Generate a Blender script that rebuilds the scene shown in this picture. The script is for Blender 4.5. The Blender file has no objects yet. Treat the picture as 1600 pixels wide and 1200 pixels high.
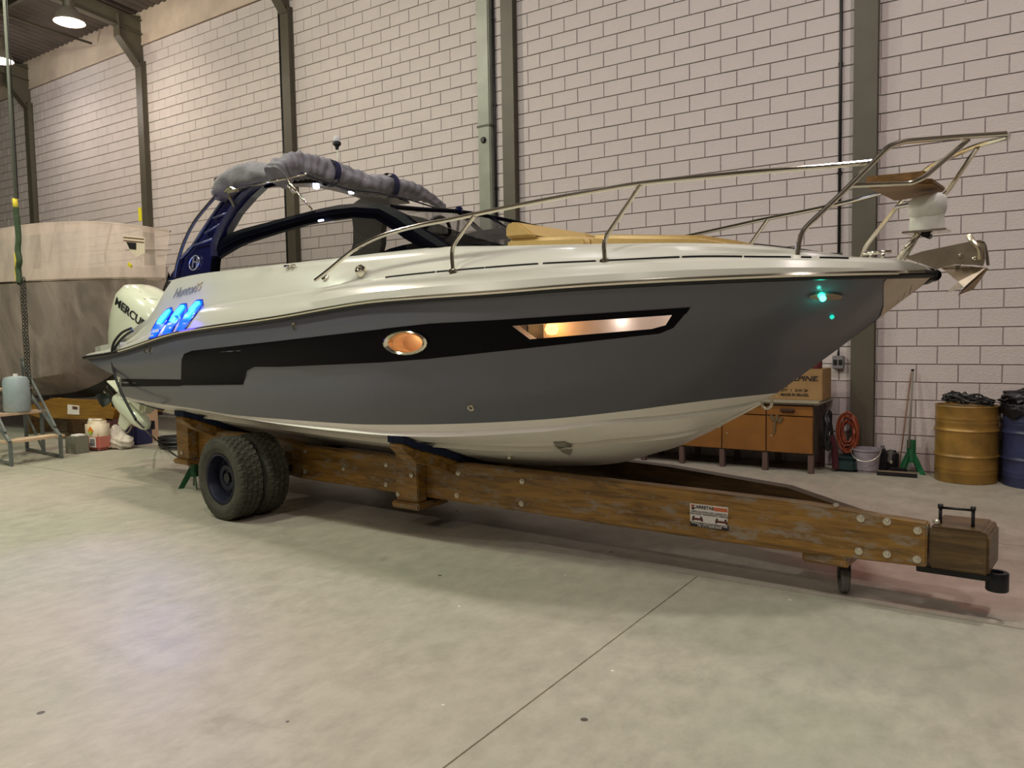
import bpy, bmesh, math, random
import numpy as np
from mathutils import Vector, Matrix
from mathutils.bvhtree import BVHTree
random.seed(7)
SC = bpy.context.scene
COL = SC.collection
PI = math.pi

# ---------------------------------------------------------------- camera
YAW, PITCH, ROLL, CAMH, FOC = 33.8, 3.7, 1.0, 1.58, 1210.0
_y, _p, _r = map(math.radians, (YAW, PITCH, ROLL))
F = np.array([-math.sin(_y)*math.cos(_p), math.cos(_y)*math.cos(_p), -math.sin(_p)])
R0 = np.array([math.cos(_y), math.sin(_y), 0.0]); U0 = np.cross(R0, F)
R = R0*math.cos(_r) - U0*math.sin(_r); U = np.cross(R, F)
C0 = np.array([0, 0, CAMH])
cd = bpy.data.cameras.new('camera'); cam = bpy.data.objects.new('camera', cd); COL.objects.link(cam)
cam.matrix_world = Matrix(((R[0], U[0], -F[0], 0), (R[1], U[1], -F[1], 0), (R[2], U[2], -F[2], CAMH), (0, 0, 0, 1)))
cd.sensor_width = 36.0; cd.lens = 36.0*FOC/1600.0; cd.clip_start = 0.05; cd.clip_end = 200
SC.camera = cam
# ---------------------------------------------------------------- world, exposure
SC.view_settings.view_transform = 'Standard'; SC.view_settings.look = 'None'
SC.view_settings.gamma = 1.0; SC.view_settings.exposure = -0.18
SC.view_settings.use_curve_mapping = False
w = bpy.data.worlds.new('world'); SC.world = w; w.use_nodes = True
w.node_tree.nodes['Background'].inputs[0].default_value = (0.9, 0.92, 1.0, 1)
w.node_tree.nodes['Background'].inputs[1].default_value = 0.05
# high bay lamps: x, y, z, watts, colour  (two rows seen / implied by the shadows)
PINK = (1.0, 0.87, 0.74); GREEN = (0.90, 1.0, 0.76); NEUT = (1.0, 0.92, 0.88); COOL = (0.98, 0.95, 1.0); ROSE = (1.0, 0.90, 0.86)
LAMPS = [(-17.7, 7.75, 7.35, 50, NEUT), (-14.6, 7.6, 7.35, 60, PINK), (-9.6, 4.6, 7.9, 225, PINK),
         (-4.6, 4.6, 7.9, 70, COOL), (0.6, 4.6, 7.9, 175, ROSE),
         (-12.5, 0.8, 8.1, 300, GREEN), (-7.4, 0.8, 8.1, 250, GREEN), (-2.4, 0.8, 8.1, 140, NEUT), (2.8, 0.8, 8.1, 150, ROSE),
         (-10.0, -5.0, 8.1, 190, PINK), (-2.5, -5.0, 8.1, 130, NEUT)]

# ---------------------------------------------------------------- measuring helpers
def ray(x, y): return F + R*((x-800.0)/FOC) - U*((y-600.0)/FOC)
def onpl(x, y, n, p0):
    d = ray(x, y); n = np.array(n, float); t = ((np.array(p0, float)-C0) @ n)/(d @ n); return C0+t*d
def proj(P):
    d = np.array(P, float)-C0; z = d @ F; return 800+FOC*(d @ R)/z, 600-FOC*(d @ U)/z
def atY(x, y, Y): return onpl(x, y, (0, 1, 0), (0, Y, 0))
def atX(x, y, X): return onpl(x, y, (1, 0, 0), (X, 0, 0))
def atZ(x, y, z=0.0): return onpl(x, y, (0, 0, 1), (0, 0, z))
AX = math.radians(5.5)                                   # heading of the boat and its trailer
BO = np.array([-0.45, 4.88, 0.0]); EU = np.array([math.cos(AX), -math.sin(AX), 0]); EV = np.array([math.sin(AX), math.cos(AX), 0])
def loc(P): d = np.array(P)-BO; return Vector((float(d @ EU), float(d @ EV), float(d[2])))
def LV(x, y, v): return loc(onpl(x, y, EV, BO+EV*v))      # boat frame, plane v = const
def LU(x, y, u): return loc(onpl(x, y, EU, BO+EU*u))
def LZ(x, y, z): return loc(atZ(x, y, z))
def LB(x, y, a=(-7, -.66), b=(.1, -.2)):                  # boat frame, vertical plane through two plan points
    A3 = BO+EU*a[0]+EV*a[1]; B3 = BO+EU*b[0]+EV*b[1]
    return loc(onpl(x, y, np.cross(B3-A3, (0, 0, 1)), A3))
def pchip(xs, ys):
    xs = np.array(xs, float); ys = np.array(ys, float); h = np.diff(xs); dl = np.diff(ys)/h
    m = np.zeros(len(xs)); m[0] = dl[0]; m[-1] = dl[-1]
    for i in range(1, len(xs)-1):
        if dl[i-1]*dl[i] > 0:
            a = 2*h[i]+h[i-1]; b = h[i]+2*h[i-1]; m[i] = (a+b)/(a/dl[i-1]+b/dl[i])
    def f(x):
        x = min(max(x, xs[0]), xs[-1]); i = min(max(int(np.searchsorted(xs, x))-1, 0), len(h)-1)
        t = (x-xs[i])/h[i]; t2 = t*t; t3 = t2*t
        return float((2*t3-3*t2+1)*ys[i]+(t3-2*t2+t)*h[i]*m[i]+(-2*t3+3*t2)*ys[i+1]+(t3-t2)*h[i]*m[i+1])
    return f

# ---------------------------------------------------------------- materials
def s2l(c): return tuple(((v/255.0)/12.92 if v/255.0 <= .04045 else ((v/255.0+.055)/1.055)**2.4) for v in c)
_M = {}
def mat(name, rgb, rough=.5, metal=0., spec=.5, coat=0., noise=None, bump=0., bscale=40., alpha=1., emit=None, estr=0., rgb2=None, trans=0., stretch=None, coord='Object'):
    if name in _M: return _M[name]
    m = bpy.data.materials.new(name); m.use_nodes = True; nt = m.node_tree; b = nt.nodes['Principled BSDF']
    c = s2l(rgb); b.inputs['Base Color'].default_value = (*c, 1); b.inputs['Roughness'].default_value = rough
    b.inputs['Metallic'].default_value = metal; b.inputs['Specular IOR Level'].default_value = spec
    b.inputs['Coat Weight'].default_value = coat; b.inputs['Coat Roughness'].default_value = .04
    b.inputs['Transmission Weight'].default_value = trans
    b.inputs['Alpha'].default_value = alpha
    if emit: b.inputs['Emission Color'].default_value = (*s2l(emit), 1); b.inputs['Emission Strength'].default_value = estr
    if noise or bump:
        tc = nt.nodes.new('ShaderNodeTexCoord'); src = tc.outputs[coord]
        if stretch:
            mp = nt.nodes.new('ShaderNodeMapping'); mp.inputs['Scale'].default_value = stretch
            nt.links.new(src, mp.inputs[0]); src = mp.outputs[0]
    if noise:
        n = nt.nodes.new('ShaderNodeTexNoise'); n.inputs['Scale'].default_value = noise[0]; n.inputs['Detail'].default_value = 6
        nt.links.new(src, n.inputs['Vector'])
        cr = nt.nodes.new('ShaderNodeValToRGB'); k = noise[1]
        cr.color_ramp.elements[0].position = .32; cr.color_ramp.elements[1].position = .68
        c2 = s2l(rgb2) if rgb2 else tuple(v*(1-k) for v in c)
        cr.color_ramp.elements[0].color = (*c2, 1); cr.color_ramp.elements[1].color = (*(c if rgb2 else tuple(min(1, v*(1+k)) for v in c)), 1)
        nt.links.new(n.outputs['Fac'], cr.inputs[0]); nt.links.new(cr.outputs[0], b.inputs['Base Color'])
    if bump:
        n2 = nt.nodes.new('ShaderNodeTexNoise'); n2.inputs['Scale'].default_value = bscale; n2.inputs['Detail'].default_value = 5
        nt.links.new(src, n2.inputs['Vector']); bp = nt.nodes.new('ShaderNodeBump'); bp.inputs['Strength'].default_value = bump
        bp.inputs['Distance'].default_value = .02
        nt.links.new(n2.outputs['Fac'], bp.inputs['Height']); nt.links.new(bp.outputs[0], b.inputs['Normal'])
    _M[name] = m; return m

M_block = mat('painted_block', (197, 187, 184), .75, noise=(1.3, .05), bump=.35, bscale=60)
M_mortar = mat('mortar', (182, 170, 166), .9, noise=(8, .08))
M_plaster = mat('painted_concrete', (188, 172, 156), .8, noise=(2.5, .12), bump=.2, bscale=30)
M_steelp = mat('olive_paint', (80, 75, 62), .5, noise=(3, .10), bump=.05, bscale=80)
M_rooft = mat('roof_sheet', (92, 84, 78), .6, metal=.3, noise=(2, .2))
M_black = mat('black_plastic', (18, 18, 20), .45)
M_blackm = mat('black_metal', (26, 27, 30), .4, metal=.3, noise=(20, .3))
M_chrome = mat('stainless', (225, 220, 205), .12, metal=1.)
M_chrome2 = mat('brushed_steel', (190, 180, 160), .28, metal=1., noise=(12, .15))
M_white = mat('white_gelcoat', (200, 199, 188), .22, coat=.5)
M_whiteb = mat('white_bottom_gelcoat', (244, 240, 232), .35, coat=.3)
M_gray = mat('grey_gelcoat', (98, 100, 109), .18, spec=.4)
M_stripe = mat('black_gelcoat', (6, 6, 12), .25, spec=.25)
M_navy = mat('navy_gelcoat', (16, 20, 66), .12, coat=.8)
M_dframe = mat('windscreen_frame', (7, 8, 18), .38, spec=.12)
M_canvas = mat('grey_canvas', (122, 120, 126), .85, noise=(9, .12), bump=.6, bscale=14)
M_canvasd = mat('dark_canvas_edge', (38, 38, 52), .8)
M_arch = mat('arch_grey', (80, 76, 76), .35, spec=.3, noise=(2, .1))
M_tan = mat('tan_vinyl', (190, 160, 98), .45, noise=(30, .05), bump=.08, bscale=200)
M_teak = mat('teak', (120, 88, 46), .5, noise=(6, .35), stretch=(1, 12, 12))
M_tint = mat('tinted_glass', (8, 9, 10), .05, alpha=.62, spec=.3)
M_clear = mat('clear_window', (200, 200, 195), .02, alpha=.12)
M_cream = mat('cabin_lining', (236, 226, 218), .6)
M_rubber = mat('tyre_rubber', (64, 62, 52), .8, noise=(14, .25), bump=.2, bscale=120)
M_rim = mat('wheel_rim', (32, 34, 52), .45, metal=.5, noise=(9, .3))
M_green = mat('green_paint', (28, 96, 58), .45, noise=(14, .25))
M_carpet = mat('navy_carpet', (16, 32, 70), .95, bump=.6, bscale=250, noise=(40, .3))
M_bolt = mat('zinc_bolt', (215, 208, 190), .35, metal=.8)
M_red = mat('red_plastic', (84, 24, 28), .5)
M_print = mat('black_print', (22, 20, 22), .6)
M_paper = mat('white_paper', (232, 226, 220), .6)
M_orangep = mat('orange_print', (206, 110, 70), .6)

for _m in (M_stripe, M_dframe): _m.node_tree.nodes['Principled BSDF'].inputs['IOR'].default_value = 1.22
def woodmat(name, c1, c2, scuff=0.0):
    m = bpy.data.materials.new(name); m.use_nodes = True; nt = m.node_tree; b = nt.nodes['Principled BSDF']
    tc = nt.nodes.new('ShaderNodeTexCoord'); mp = nt.nodes.new('ShaderNodeMapping'); mp.inputs['Scale'].default_value = (1.2, 9, 14)
    nt.links.new(tc.outputs['Object'], mp.inputs[0])
    n = nt.nodes.new('ShaderNodeTexNoise'); n.inputs['Scale'].default_value = 2.2; n.inputs['Detail'].default_value = 8; n.inputs['Distortion'].default_value = .8
    nt.links.new(mp.outputs[0], n.inputs['Vector'])
    cr = nt.nodes.new('ShaderNodeValToRGB'); cr.color_ramp.elements[0].position = .30; cr.color_ramp.elements[1].position = .66
    cr.color_ramp.elements[0].color = (*s2l(c2), 1); cr.color_ramp.elements[1].color = (*s2l(c1), 1)
    nt.links.new(n.outputs['Fac'], cr.inputs[0]); out = cr.outputs[0]
    # worn varnish patches, grey weathered fibres
    n2 = nt.nodes.new('ShaderNodeTexNoise'); n2.inputs['Scale'].default_value = 3.2; n2.inputs['Detail'].default_value = 9; n2.inputs['Roughness'].default_value = .72
    mp2 = nt.nodes.new('ShaderNodeMapping'); mp2.inputs['Scale'].default_value = (1.6, 3, 4.5)
    nt.links.new(tc.outputs['Object'], mp2.inputs[0]); nt.links.new(mp2.outputs[0], n2.inputs['Vector'])
    c3 = nt.nodes.new('ShaderNodeValToRGB'); c3.color_ramp.elements[0].position = .60-.05*scuff; c3.color_ramp.elements[1].position = .72-.05*scuff
    nt.links.new(n2.outputs['Fac'], c3.inputs[0])
    mx = nt.nodes.new('ShaderNodeMix'); mx.data_type = 'RGBA'
    mulv = nt.nodes.new('ShaderNodeMath'); mulv.operation = 'MULTIPLY'; mulv.inputs[1].default_value = .6*scuff
    nt.links.new(c3.outputs[0], mulv.inputs[0]); nt.links.new(mulv.outputs[0], mx.inputs['Factor'])
    nt.links.new(out, mx.inputs['A']); mx.inputs['B'].default_value = (*s2l((142, 130, 112)), 1)
    nt.links.new(mx.outputs['Result'], b.inputs['Base Color'])
    b.inputs['Roughness'].default_value = .42
    bp = nt.nodes.new('ShaderNodeBump'); bp.inputs['Strength'].default_value = .25; bp.inputs['Distance'].default_value = .01
    nt.links.new(n.outputs['Fac'], bp.inputs['Height']); nt.links.new(bp.outputs[0], b.inputs['Normal'])
    return m
M_wood = woodmat('varnished_timber', (158, 117, 50), (98, 70, 32), 1.7)
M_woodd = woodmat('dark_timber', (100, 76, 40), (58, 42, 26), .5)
M_woody = woodmat('yellow_timber', (150, 108, 32), (112, 78, 22), .2)

def floormat():
    m = bpy.data.materials.new('power_floated_concrete'); m.use_nodes = True; nt = m.node_tree; b = nt.nodes['Principled BSDF']
    tc = nt.nodes.new('ShaderNodeTexCoord'); L = nt.links.new
    def noise(sc, det, rough=.6, st=(1, 1, 1), dist=0):
        mp = nt.nodes.new('ShaderNodeMapping'); mp.inputs['Scale'].default_value = st; L(tc.outputs['Object'], mp.inputs[0])
        n = nt.nodes.new('ShaderNodeTexNoise'); n.inputs['Scale'].default_value = sc; n.inputs['Detail'].default_value = det
        n.inputs['Roughness'].default_value = rough; n.inputs['Distortion'].default_value = dist; L(mp.outputs[0], n.inputs['Vector']); return n.outputs['Fac']
    def ramp(f, p0, p1, c0, c1):
        r = nt.nodes.new('ShaderNodeValToRGB'); r.color_ramp.elements[0].position = p0; r.color_ramp.elements[1].position = p1
        r.color_ramp.elements[0].color = (*c0, 1); r.color_ramp.elements[1].color = (*c1, 1); L(f, r.inputs[0]); return r.outputs[0]
    def mix(fac, a, bb, k=1.):
        x = nt.nodes.new('ShaderNodeMix'); x.data_type = 'RGBA'
        if k != 1.:
            q = nt.nodes.new('ShaderNodeMath'); q.operation = 'MULTIPLY'; q.inputs[1].default_value = k; L(fac, q.inputs[0]); fac = q.outputs[0]
        L(fac, x.inputs['Factor'])
        if isinstance(a, tuple): x.inputs['A'].default_value = (*a, 1)
        else: L(a, x.inputs['A'])
        if isinstance(bb, tuple): x.inputs['B'].default_value = (*bb, 1)
        else: L(bb, x.inputs['B'])
        return x.outputs['Result']
    base = ramp(noise(.35, 6, .55), .36, .64, s2l((156, 158, 138)), s2l((180, 168, 156)))
    fine = ramp(noise(5, 10, .7, (1.6, 1, 1)), .35, .62, s2l((146, 140, 128)), s2l((184, 178, 164)))
    c = mix(noise(1.1, 3), base, fine, 1.)
    scr = ramp(noise(7, 6, .75, (1, 5, 1), 1.4), .66, .70, (0, 0, 0), (1, 1, 1)); c = mix(scr, c, s2l((205, 200, 186)), .28)
    stn = ramp(noise(1.7, 7, .7, dist=.5), .62, .70, (0, 0, 0), (1, 1, 1)); c = mix(stn, c, s2l((126, 116, 100)), .30)
    for sc, lo, col, k in ((14, .93, (226, 222, 212), .8), (9, .945, (40, 36, 34), .85)):      # paint flecks, oil spots
        v = nt.nodes.new('ShaderNodeTexVoronoi'); v.inputs['Scale'].default_value = sc*.32; L(tc.outputs['Object'], v.inputs['Vector'])
        d = nt.nodes.new('ShaderNodeMath'); d.operation = 'LESS_THAN'; d.inputs[1].default_value = .045 if sc == 14 else .05; L(v.outputs['Distance'], d.inputs[0])
        sp = nt.nodes.new('ShaderNodeSeparateColor'); L(v.outputs['Color'], sp.inputs[0])
        g = nt.nodes.new('ShaderNodeMath'); g.operation = 'GREATER_THAN'; g.inputs[1].default_value = .72; L(sp.outputs[0], g.inputs[0])
        p = nt.nodes.new('ShaderNodeMath'); p.operation = 'MULTIPLY'; L(d.outputs[0], p.inputs[0]); L(g.outputs[0], p.inputs[1])
        c = mix(p.outputs[0], c, s2l(col), k)
    L(c, b.inputs['Base Color'])
    rr = ramp(noise(1.5, 5), .3, .7, (.42,)*3, (.6,)*3); L(rr, b.inputs['Roughness'])
    bp = nt.nodes.new('ShaderNodeBump'); bp.inputs['Strength'].default_value = .12; bp.inputs['Distance'].default_value = .01
    L(noise(30, 8, .7), bp.inputs['Height']); L(bp.outputs[0], b.inputs['Normal'])
    return m
M_floor = floormat()
M_joint = mat('joint_filler', (196, 188, 168), .8, noise=(25, .2))

# ---------------------------------------------------------------- object helpers
def link(name, me, m, parent=None, smooth=False, kind=None):
    if m is not None and not me.materials: me.materials.append(m)
    if smooth:
        for p in me.polygons: p.use_smooth = True
    o = bpy.data.objects.new(name, me); COL.objects.link(o)
    if parent is not None: o.parent = parent
    if kind: o['kind'] = kind
    return o
def fromb(name, bm, m, parent=None, smooth=False, kind=None, sharp=35):
    bmesh.ops.recalc_face_normals(bm, faces=bm.faces[:])
    me = bpy.data.meshes.new(name); 
    if smooth:
        for e in bm.edges:
            if len(e.link_faces) == 2 and e.calc_face_angle(0) > math.radians(sharp): e.smooth = False
    bm.to_mesh(me); bm.free(); return link(name, me, m, parent, smooth, kind)
def tag(o, label=None, cat=None, group=None, kind=None):
    if label: o['label'] = label
    if cat: o['category'] = cat
    if group: o['group'] = group
    if kind: o['kind'] = kind
    return o
def empty(name, l, rz=0, label=None, cat=None, group=None):
    o = bpy.data.objects.new(name, None); COL.objects.link(o); o.location = l; o.rotation_euler = (0, 0, rz)
    o.empty_display_size = .2
    return tag(o, label, cat, group)
def abox(bm, c, s, rot=None, bev=0.0):
    r = bmesh.ops.create_cube(bm, size=1.0); vs = r['verts']
    M = Matrix.Diagonal((*s, 1)); 
    if rot is not None: M = rot.to_4x4() @ M
    bmesh.ops.transform(bm, matrix=Matrix.Translation(c) @ M, verts=vs)
    if bev:
        es = list({e for v in vs for e in v.link_edges}); bmesh.ops.bevel(bm, geom=es, offset=bev, segments=2, affect='EDGES')
    return bm
def box(name, c, s, m, parent=None, rot=None, bev=.004, kind=None):
    bm = bmesh.new(); abox(bm, Vector(c), s, rot, bev); return fromb(name, bm, m, parent, kind=kind)
def atube(bm, pts, r, seg=10, caps=True, closed=False):
    pts = [Vector(p) for p in pts]; n = len(pts); rings = []
    rad = r if callable(r) else (lambda t: r)
    up = Vector((0, 0, 1)); prev = None
    for i, p in enumerate(pts):
        if closed: d = pts[(i+1) % n]-pts[i-1]
        else: d = (pts[min(i+1, n-1)]-pts[max(i-1, 0)])
        d.normalize()
        a = prev if prev is not None else (up if abs(d.z) < .9 else Vector((1, 0, 0)))
        x = a-d*a.dot(d)
        if x.length < 1e-5: x = d.orthogonal()
        x.normalize(); prev = x; y = d.cross(x)
        rr = rad(i/max(n-1, 1)); rings.append([bm.verts.new(p+x*math.cos(2*PI*k/seg)*rr+y*math.sin(2*PI*k/seg)*rr) for k in range(seg)])
    for i in range(n if closed else n-1):
        A, B = rings[i], rings[(i+1) % n]
        for k in range(seg): bm.faces.new((A[k], A[(k+1) % seg], B[(k+1) % seg], B[k]))
    if caps and not closed: bm.faces.new(rings[0][::-1]); bm.faces.new(rings[-1])
def smoothpath(pts, n=8):
    P = [Vector(p) for p in pts]; out = []
    for i in range(len(P)-1):
        p0 = P[max(i-1, 0)]; p1 = P[i]; p2 = P[i+1]; p3 = P[min(i+2, len(P)-1)]
        for k in range(n):
            t = k/n; t2 = t*t; t3 = t2*t
            out.append(.5*((2*p1)+(p2-p0)*t+(2*p0-5*p1+4*p2-p3)*t2+(-p0+3*p1-3*p2+p3)*t3))
    out.append(P[-1]); return out
def bend(pts, r=.06, n=5):
    """polyline with rounded corners, like bent tube"""
    P = [Vector(p) for p in pts]; out = [P[0]]
    for i in range(1, len(P)-1):
        a = (P[i-1]-P[i]); b = (P[i+1]-P[i]); k = min(r, a.length*.45, b.length*.45)
        A = P[i]+a.normalized()*k; B = P[i]+b.normalized()*k
        for j in range(n+1):
            t = j/n; out.append(A*(1-t)**2+P[i]*2*t*(1-t)+B*t*t)
    out.append(P[-1]); return out
def tube(name, pts, r, m, parent=None, seg=10, closed=False, kind=None):
    bm = bmesh.new(); atube(bm, pts, r, seg, closed=closed); return fromb(name, bm, m, parent, True, kind)
def alathe(bm, prof, o=(0, 0, 0), axis='Z', seg=32, cap=True):
    o = Vector(o); rings = []
    for (r, h) in prof:
        rg = []
        for k in range(seg):
            a = 2*PI*k/seg; c, s = r*math.cos(a), r*math.sin(a)
            v = {'Z': (c, s, h), 'Y': (c, h, s), 'X': (h, c, s)}[axis]; rg.append(bm.verts.new(o+Vector(v)))
        rings.append(rg)
    for A, B in zip(rings, rings[1:]):
        for k in range(seg): bm.faces.new((A[k], A[(k+1) % seg], B[(k+1) % seg], B[k]))
    if cap:
        if prof[0][0] > 1e-4: bm.faces.new(rings[0][::-1])
        if prof[-1][0] > 1e-4: bm.faces.new(rings[-1])
def lathe(name, prof, m, parent=None, o=(0, 0, 0), axis='Z', seg=32, cap=True, sharp=35, kind=None):
    bm = bmesh.new(); alathe(bm, prof, o, axis, seg, cap); bmesh.ops.remove_doubles(bm, verts=bm.verts[:], dist=1e-5)
    return fromb(name, bm, m, parent, True, kind, sharp)
def aprism(bm, poly, off):
    """poly: 3D points; off: extrusion vector"""
    off = Vector(off); a = [bm.verts.new(Vector(p)) for p in poly]; b = [bm.verts.new(Vector(p)+off) for p in poly]; n = len(poly)
    f1 = bm.faces.new(a); f2 = bm.faces.new(b[::-1])
    for i in range(n): bm.faces.new((a[i], a[(i+1) % n], b[(i+1) % n], b[i]))
def prism(name, poly, off, m, parent=None, bev=0., kind=None, smooth=False):
    bm = bmesh.new(); aprism(bm, poly, off)
    bmesh.ops.recalc_face_normals(bm, faces=bm.faces[:])
    if bev: bmesh.ops.bevel(bm, geom=[e for e in bm.edges if len(e.link_faces) == 2 and e.calc_face_angle(0) > .5], offset=bev, segments=2, affect='EDGES')
    bmesh.ops.triangulate(bm, faces=[f for f in bm.faces if len(f.verts) > 4])
    return fromb(name, bm, m, parent, smooth, kind)
def grid(name, rows, m, parent=None, close=False, smooth=True, kind=None, sharp=30):
    bm = bmesh.new(); vs = [[bm.verts.new(Vector(p)) for p in r] for r in rows]
    for a, b in zip(vs, vs[1:]):
        n = len(a)
        for i in range(n if close else n-1):
            try: bm.faces.new((a[i], a[(i+1) % n], b[(i+1) % n], b[i]))
            except ValueError: pass
    bmesh.ops.remove_doubles(bm, verts=bm.verts[:], dist=1e-5)
    bmesh.ops.dissolve_degenerate(bm, edges=bm.edges[:], dist=1e-6)
    return fromb(name, bm, m, parent, smooth, kind, sharp)
def textmesh(name, s, size, m, parent, M, extrude=.001, shear=0., bold=False, xs=1.):
    cu = bpy.data.curves.new(name, 'FONT'); cu.body = s; cu.size = size; cu.extrude = extrude; cu.shear = shear
    cu.align_x = 'CENTER'; cu.align_y = 'CENTER'; cu.resolution_u = 3
    if bold: cu.offset = size*.02
    o = bpy.data.objects.new(name, cu); COL.objects.link(o)
    dg = bpy.context.evaluated_depsgraph_get(); me = bpy.data.meshes.new_from_object(o.evaluated_get(dg))
    bpy.data.objects.remove(o); bpy.data.curves.remove(cu)
    me.transform(M @ Matrix.Diagonal((xs, 1, 1, 1))); me.materials.clear(); return link(name, me, m, parent)
def frame_mat(o, x, z):
    """text placed at o, reading direction x, up direction z"""
    x = Vector(x).normalized(); z = Vector(z); z = (z-x*z.dot(x)).normalized(); n = x.cross(z)
    return Matrix(((x.x, z.x, n.x, o[0]), (x.y, z.y, n.y, o[1]), (x.z, z.z, n.z, o[2]), (0, 0, 0, 1)))

# ================================================================ SETTING
WY = 9.45
# floor: filler bed with slabs above it
f = box('floor', (-8, 1.5, -.058), (46, 26, .1), M_joint, bev=0); f['kind'] = 'structure'
xs_a = [-31, -20.2, -10.5, -1.75, 15]; yj = 4.74
def slab(x0, x1, y0, y1):
    g = .006; bm = bmesh.new(); abox(bm, Vector(((x0+x1)/2, (y0+y1)/2, -.006)), (x1-x0-2*g, y1-y0-2*g, .012)); fromb('slab', bm, M_floor, f)
for x0, x1 in zip(xs_a, xs_a[1:]): slab(x0, x1, -11.4, yj)
slab(-31, 15, yj, 6.55); slab(-31, 15, 6.55, WY)
# wall behind: mortar body + blocks
wall = box('wall_back', (-8, WY+.11, 3.9), (46, .2, 7.8), M_mortar, bev=0); wall['kind'] = 'structure'
MW, MH = .395, .1955
def blockmesh(wd):
    bm = bmesh.new(); a = wd/2-.0035; h = MH/2-.0035; b = .004; d = .007
    o = [(-a, 0, -h), (a, 0, -h), (a, 0, h), (-a, 0, h)]; i = [(-a+b, -d, -h+b), (a-b, -d, -h+b), (a-b, -d, h-b), (-a+b, -d, h-b)]
    O = [bm.verts.new(p) for p in o]; I = [bm.verts.new(p) for p in i]; bm.faces.new(I)
    for k in range(4): bm.faces.new((O[k], O[(k+1) % 4], I[(k+1) % 4], I[k]))
    return bm
me_block = bpy.data.meshes.new('block'); b_ = blockmesh(MW); b_.to_mesh(me_block); b_.free(); me_block.materials.append(M_block)
colX = [-1.55, -6.23, -10.86, -15.33, -20.1]
HID = [(150, 560), (170, 440), (262, 428), (340, 300), (430, 245), (500, 235), (690, 318), (830, 345), (1180, 378), (1345, 400), (1470, 425), (1300, 560), (1290, 740), (1040, 760), (300, 760)]
def inpoly(x, y, P):
    c = False; j = len(P)-1
    for i in range(len(P)):
        if (P[i][1] > y) != (P[j][1] > y) and x < (P[j][0]-P[i][0])*(y-P[i][1])/(P[j][1]-P[i][1])+P[i][0]: c = not c
        j = i
    return c
cand = []
for r in range(39):
    z = (r+.5)*MH
    if z > 7.55: break
    x0 = -1.22+(0 if (r % 2) == 0 else MW/2)+.0
    k0 = int((-26-x0)/MW)
    for k in range(k0, 22):
        xx = x0+(k+.5)*MW
        jit = random.uniform(-.0025, .0025)
        ar = 0; px, py = proj((xx, WY, z)) if xx > -25 else (-1, -1)
        if 0 < px < 1600 and 0 < py < 1200 and not inpoly(px, py, HID) and not any(abs(xx-c) < .2 for c in colX):
            q0 = proj((xx-MW/2, WY, z-MH/2)); q1 = proj((xx+MW/2, WY, z+MH/2)); ar = abs((q1[0]-q0[0])*(q1[1]-q0[1]))
        cand.append((ar, xx, z, jit))
cand.sort(key=lambda t: -t[0])
bmr = bmesh.new()
for i, (ar, xx, z, jit) in enumerate(cand):
    if i < 300:
        o = bpy.data.objects.new('block', me_block); COL.objects.link(o); o.parent = wall
        o.location = Vector((xx, WY+jit, z))
    else:
        t = blockmesh(MW); bmesh.ops.translate(t, verts=t.verts[:], vec=(xx, WY+jit, z)); me_t = bpy.data.meshes.new('t'); t.to_mesh(me_t); t.free(); bmr.from_mesh(me_t); bpy.data.meshes.remove(me_t)
fromb('blocks', bmr, M_block, wall, kind='stuff')
# plastered concrete ring beam above the blocks
tb = box('trim_1', (-8, WY+.06, 7.99), (46, .2, .66), M_plaster, bev=.01); tb['kind'] = 'structure'
tb2 = box('trim_2', (-8, WY-.035, 7.655), (46, .03, .05), M_plaster, bev=.004); tb2['kind'] = 'structure'
# other walls of the hall (out of frame)
for nm, c, s in (('wall_left', (-31, -1, 4.6), (.2, 21, 9.2)), ('wall_right', (9, -1, 4.6), (.2, 21, 9.2)), ('wall_front', (-11, -11.5, 4.9), (40, .2, 9.8))):
    o = box(nm, c, s, mat('far_wall_paint', (112, 104, 100), .8), bev=0); o['kind'] = 'structure'
# ceiling: corrugated sheet rising away from the wall
def roofz(y): return 8.28+(WY-y)*.085
bm = bmesh.new(); x = -31.; prevp = None; k = 0
prof = []
while x < 9.2:
    prof.append((x, .0)); prof.append((x+.05, .045)); prof.append((x+.11, .045)); prof.append((x+.16, 0)); x += .21
va = [bm.verts.new((a, WY+.15, roofz(WY+.15)+b)) for a, b in prof]; vb = [bm.verts.new((a, -11.6, roofz(-11.6)+b)) for a, b in prof]
for i in range(len(prof)-1): bm.faces.new((va[i], va[i+1], vb[i+1], vb[i]))
ceil = fromb('ceiling', bm, M_rooft); ceil['kind'] = 'structure'
for yy in (7.75, 6.4, 5.0, 3.6, 2.2, .8):
    bm = bmesh.new(); zz = roofz(yy)-.08
    abox(bm, Vector((-11, yy, zz)), (40, .012, .13)); abox(bm, Vector((-11, yy-.03, zz-.065)), (40, .06, .01)); abox(bm, Vector((-11, yy+.03, zz+.06)), (40, .06, .01))
    fromb('purlin', bm, M_steelp, ceil)
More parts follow.
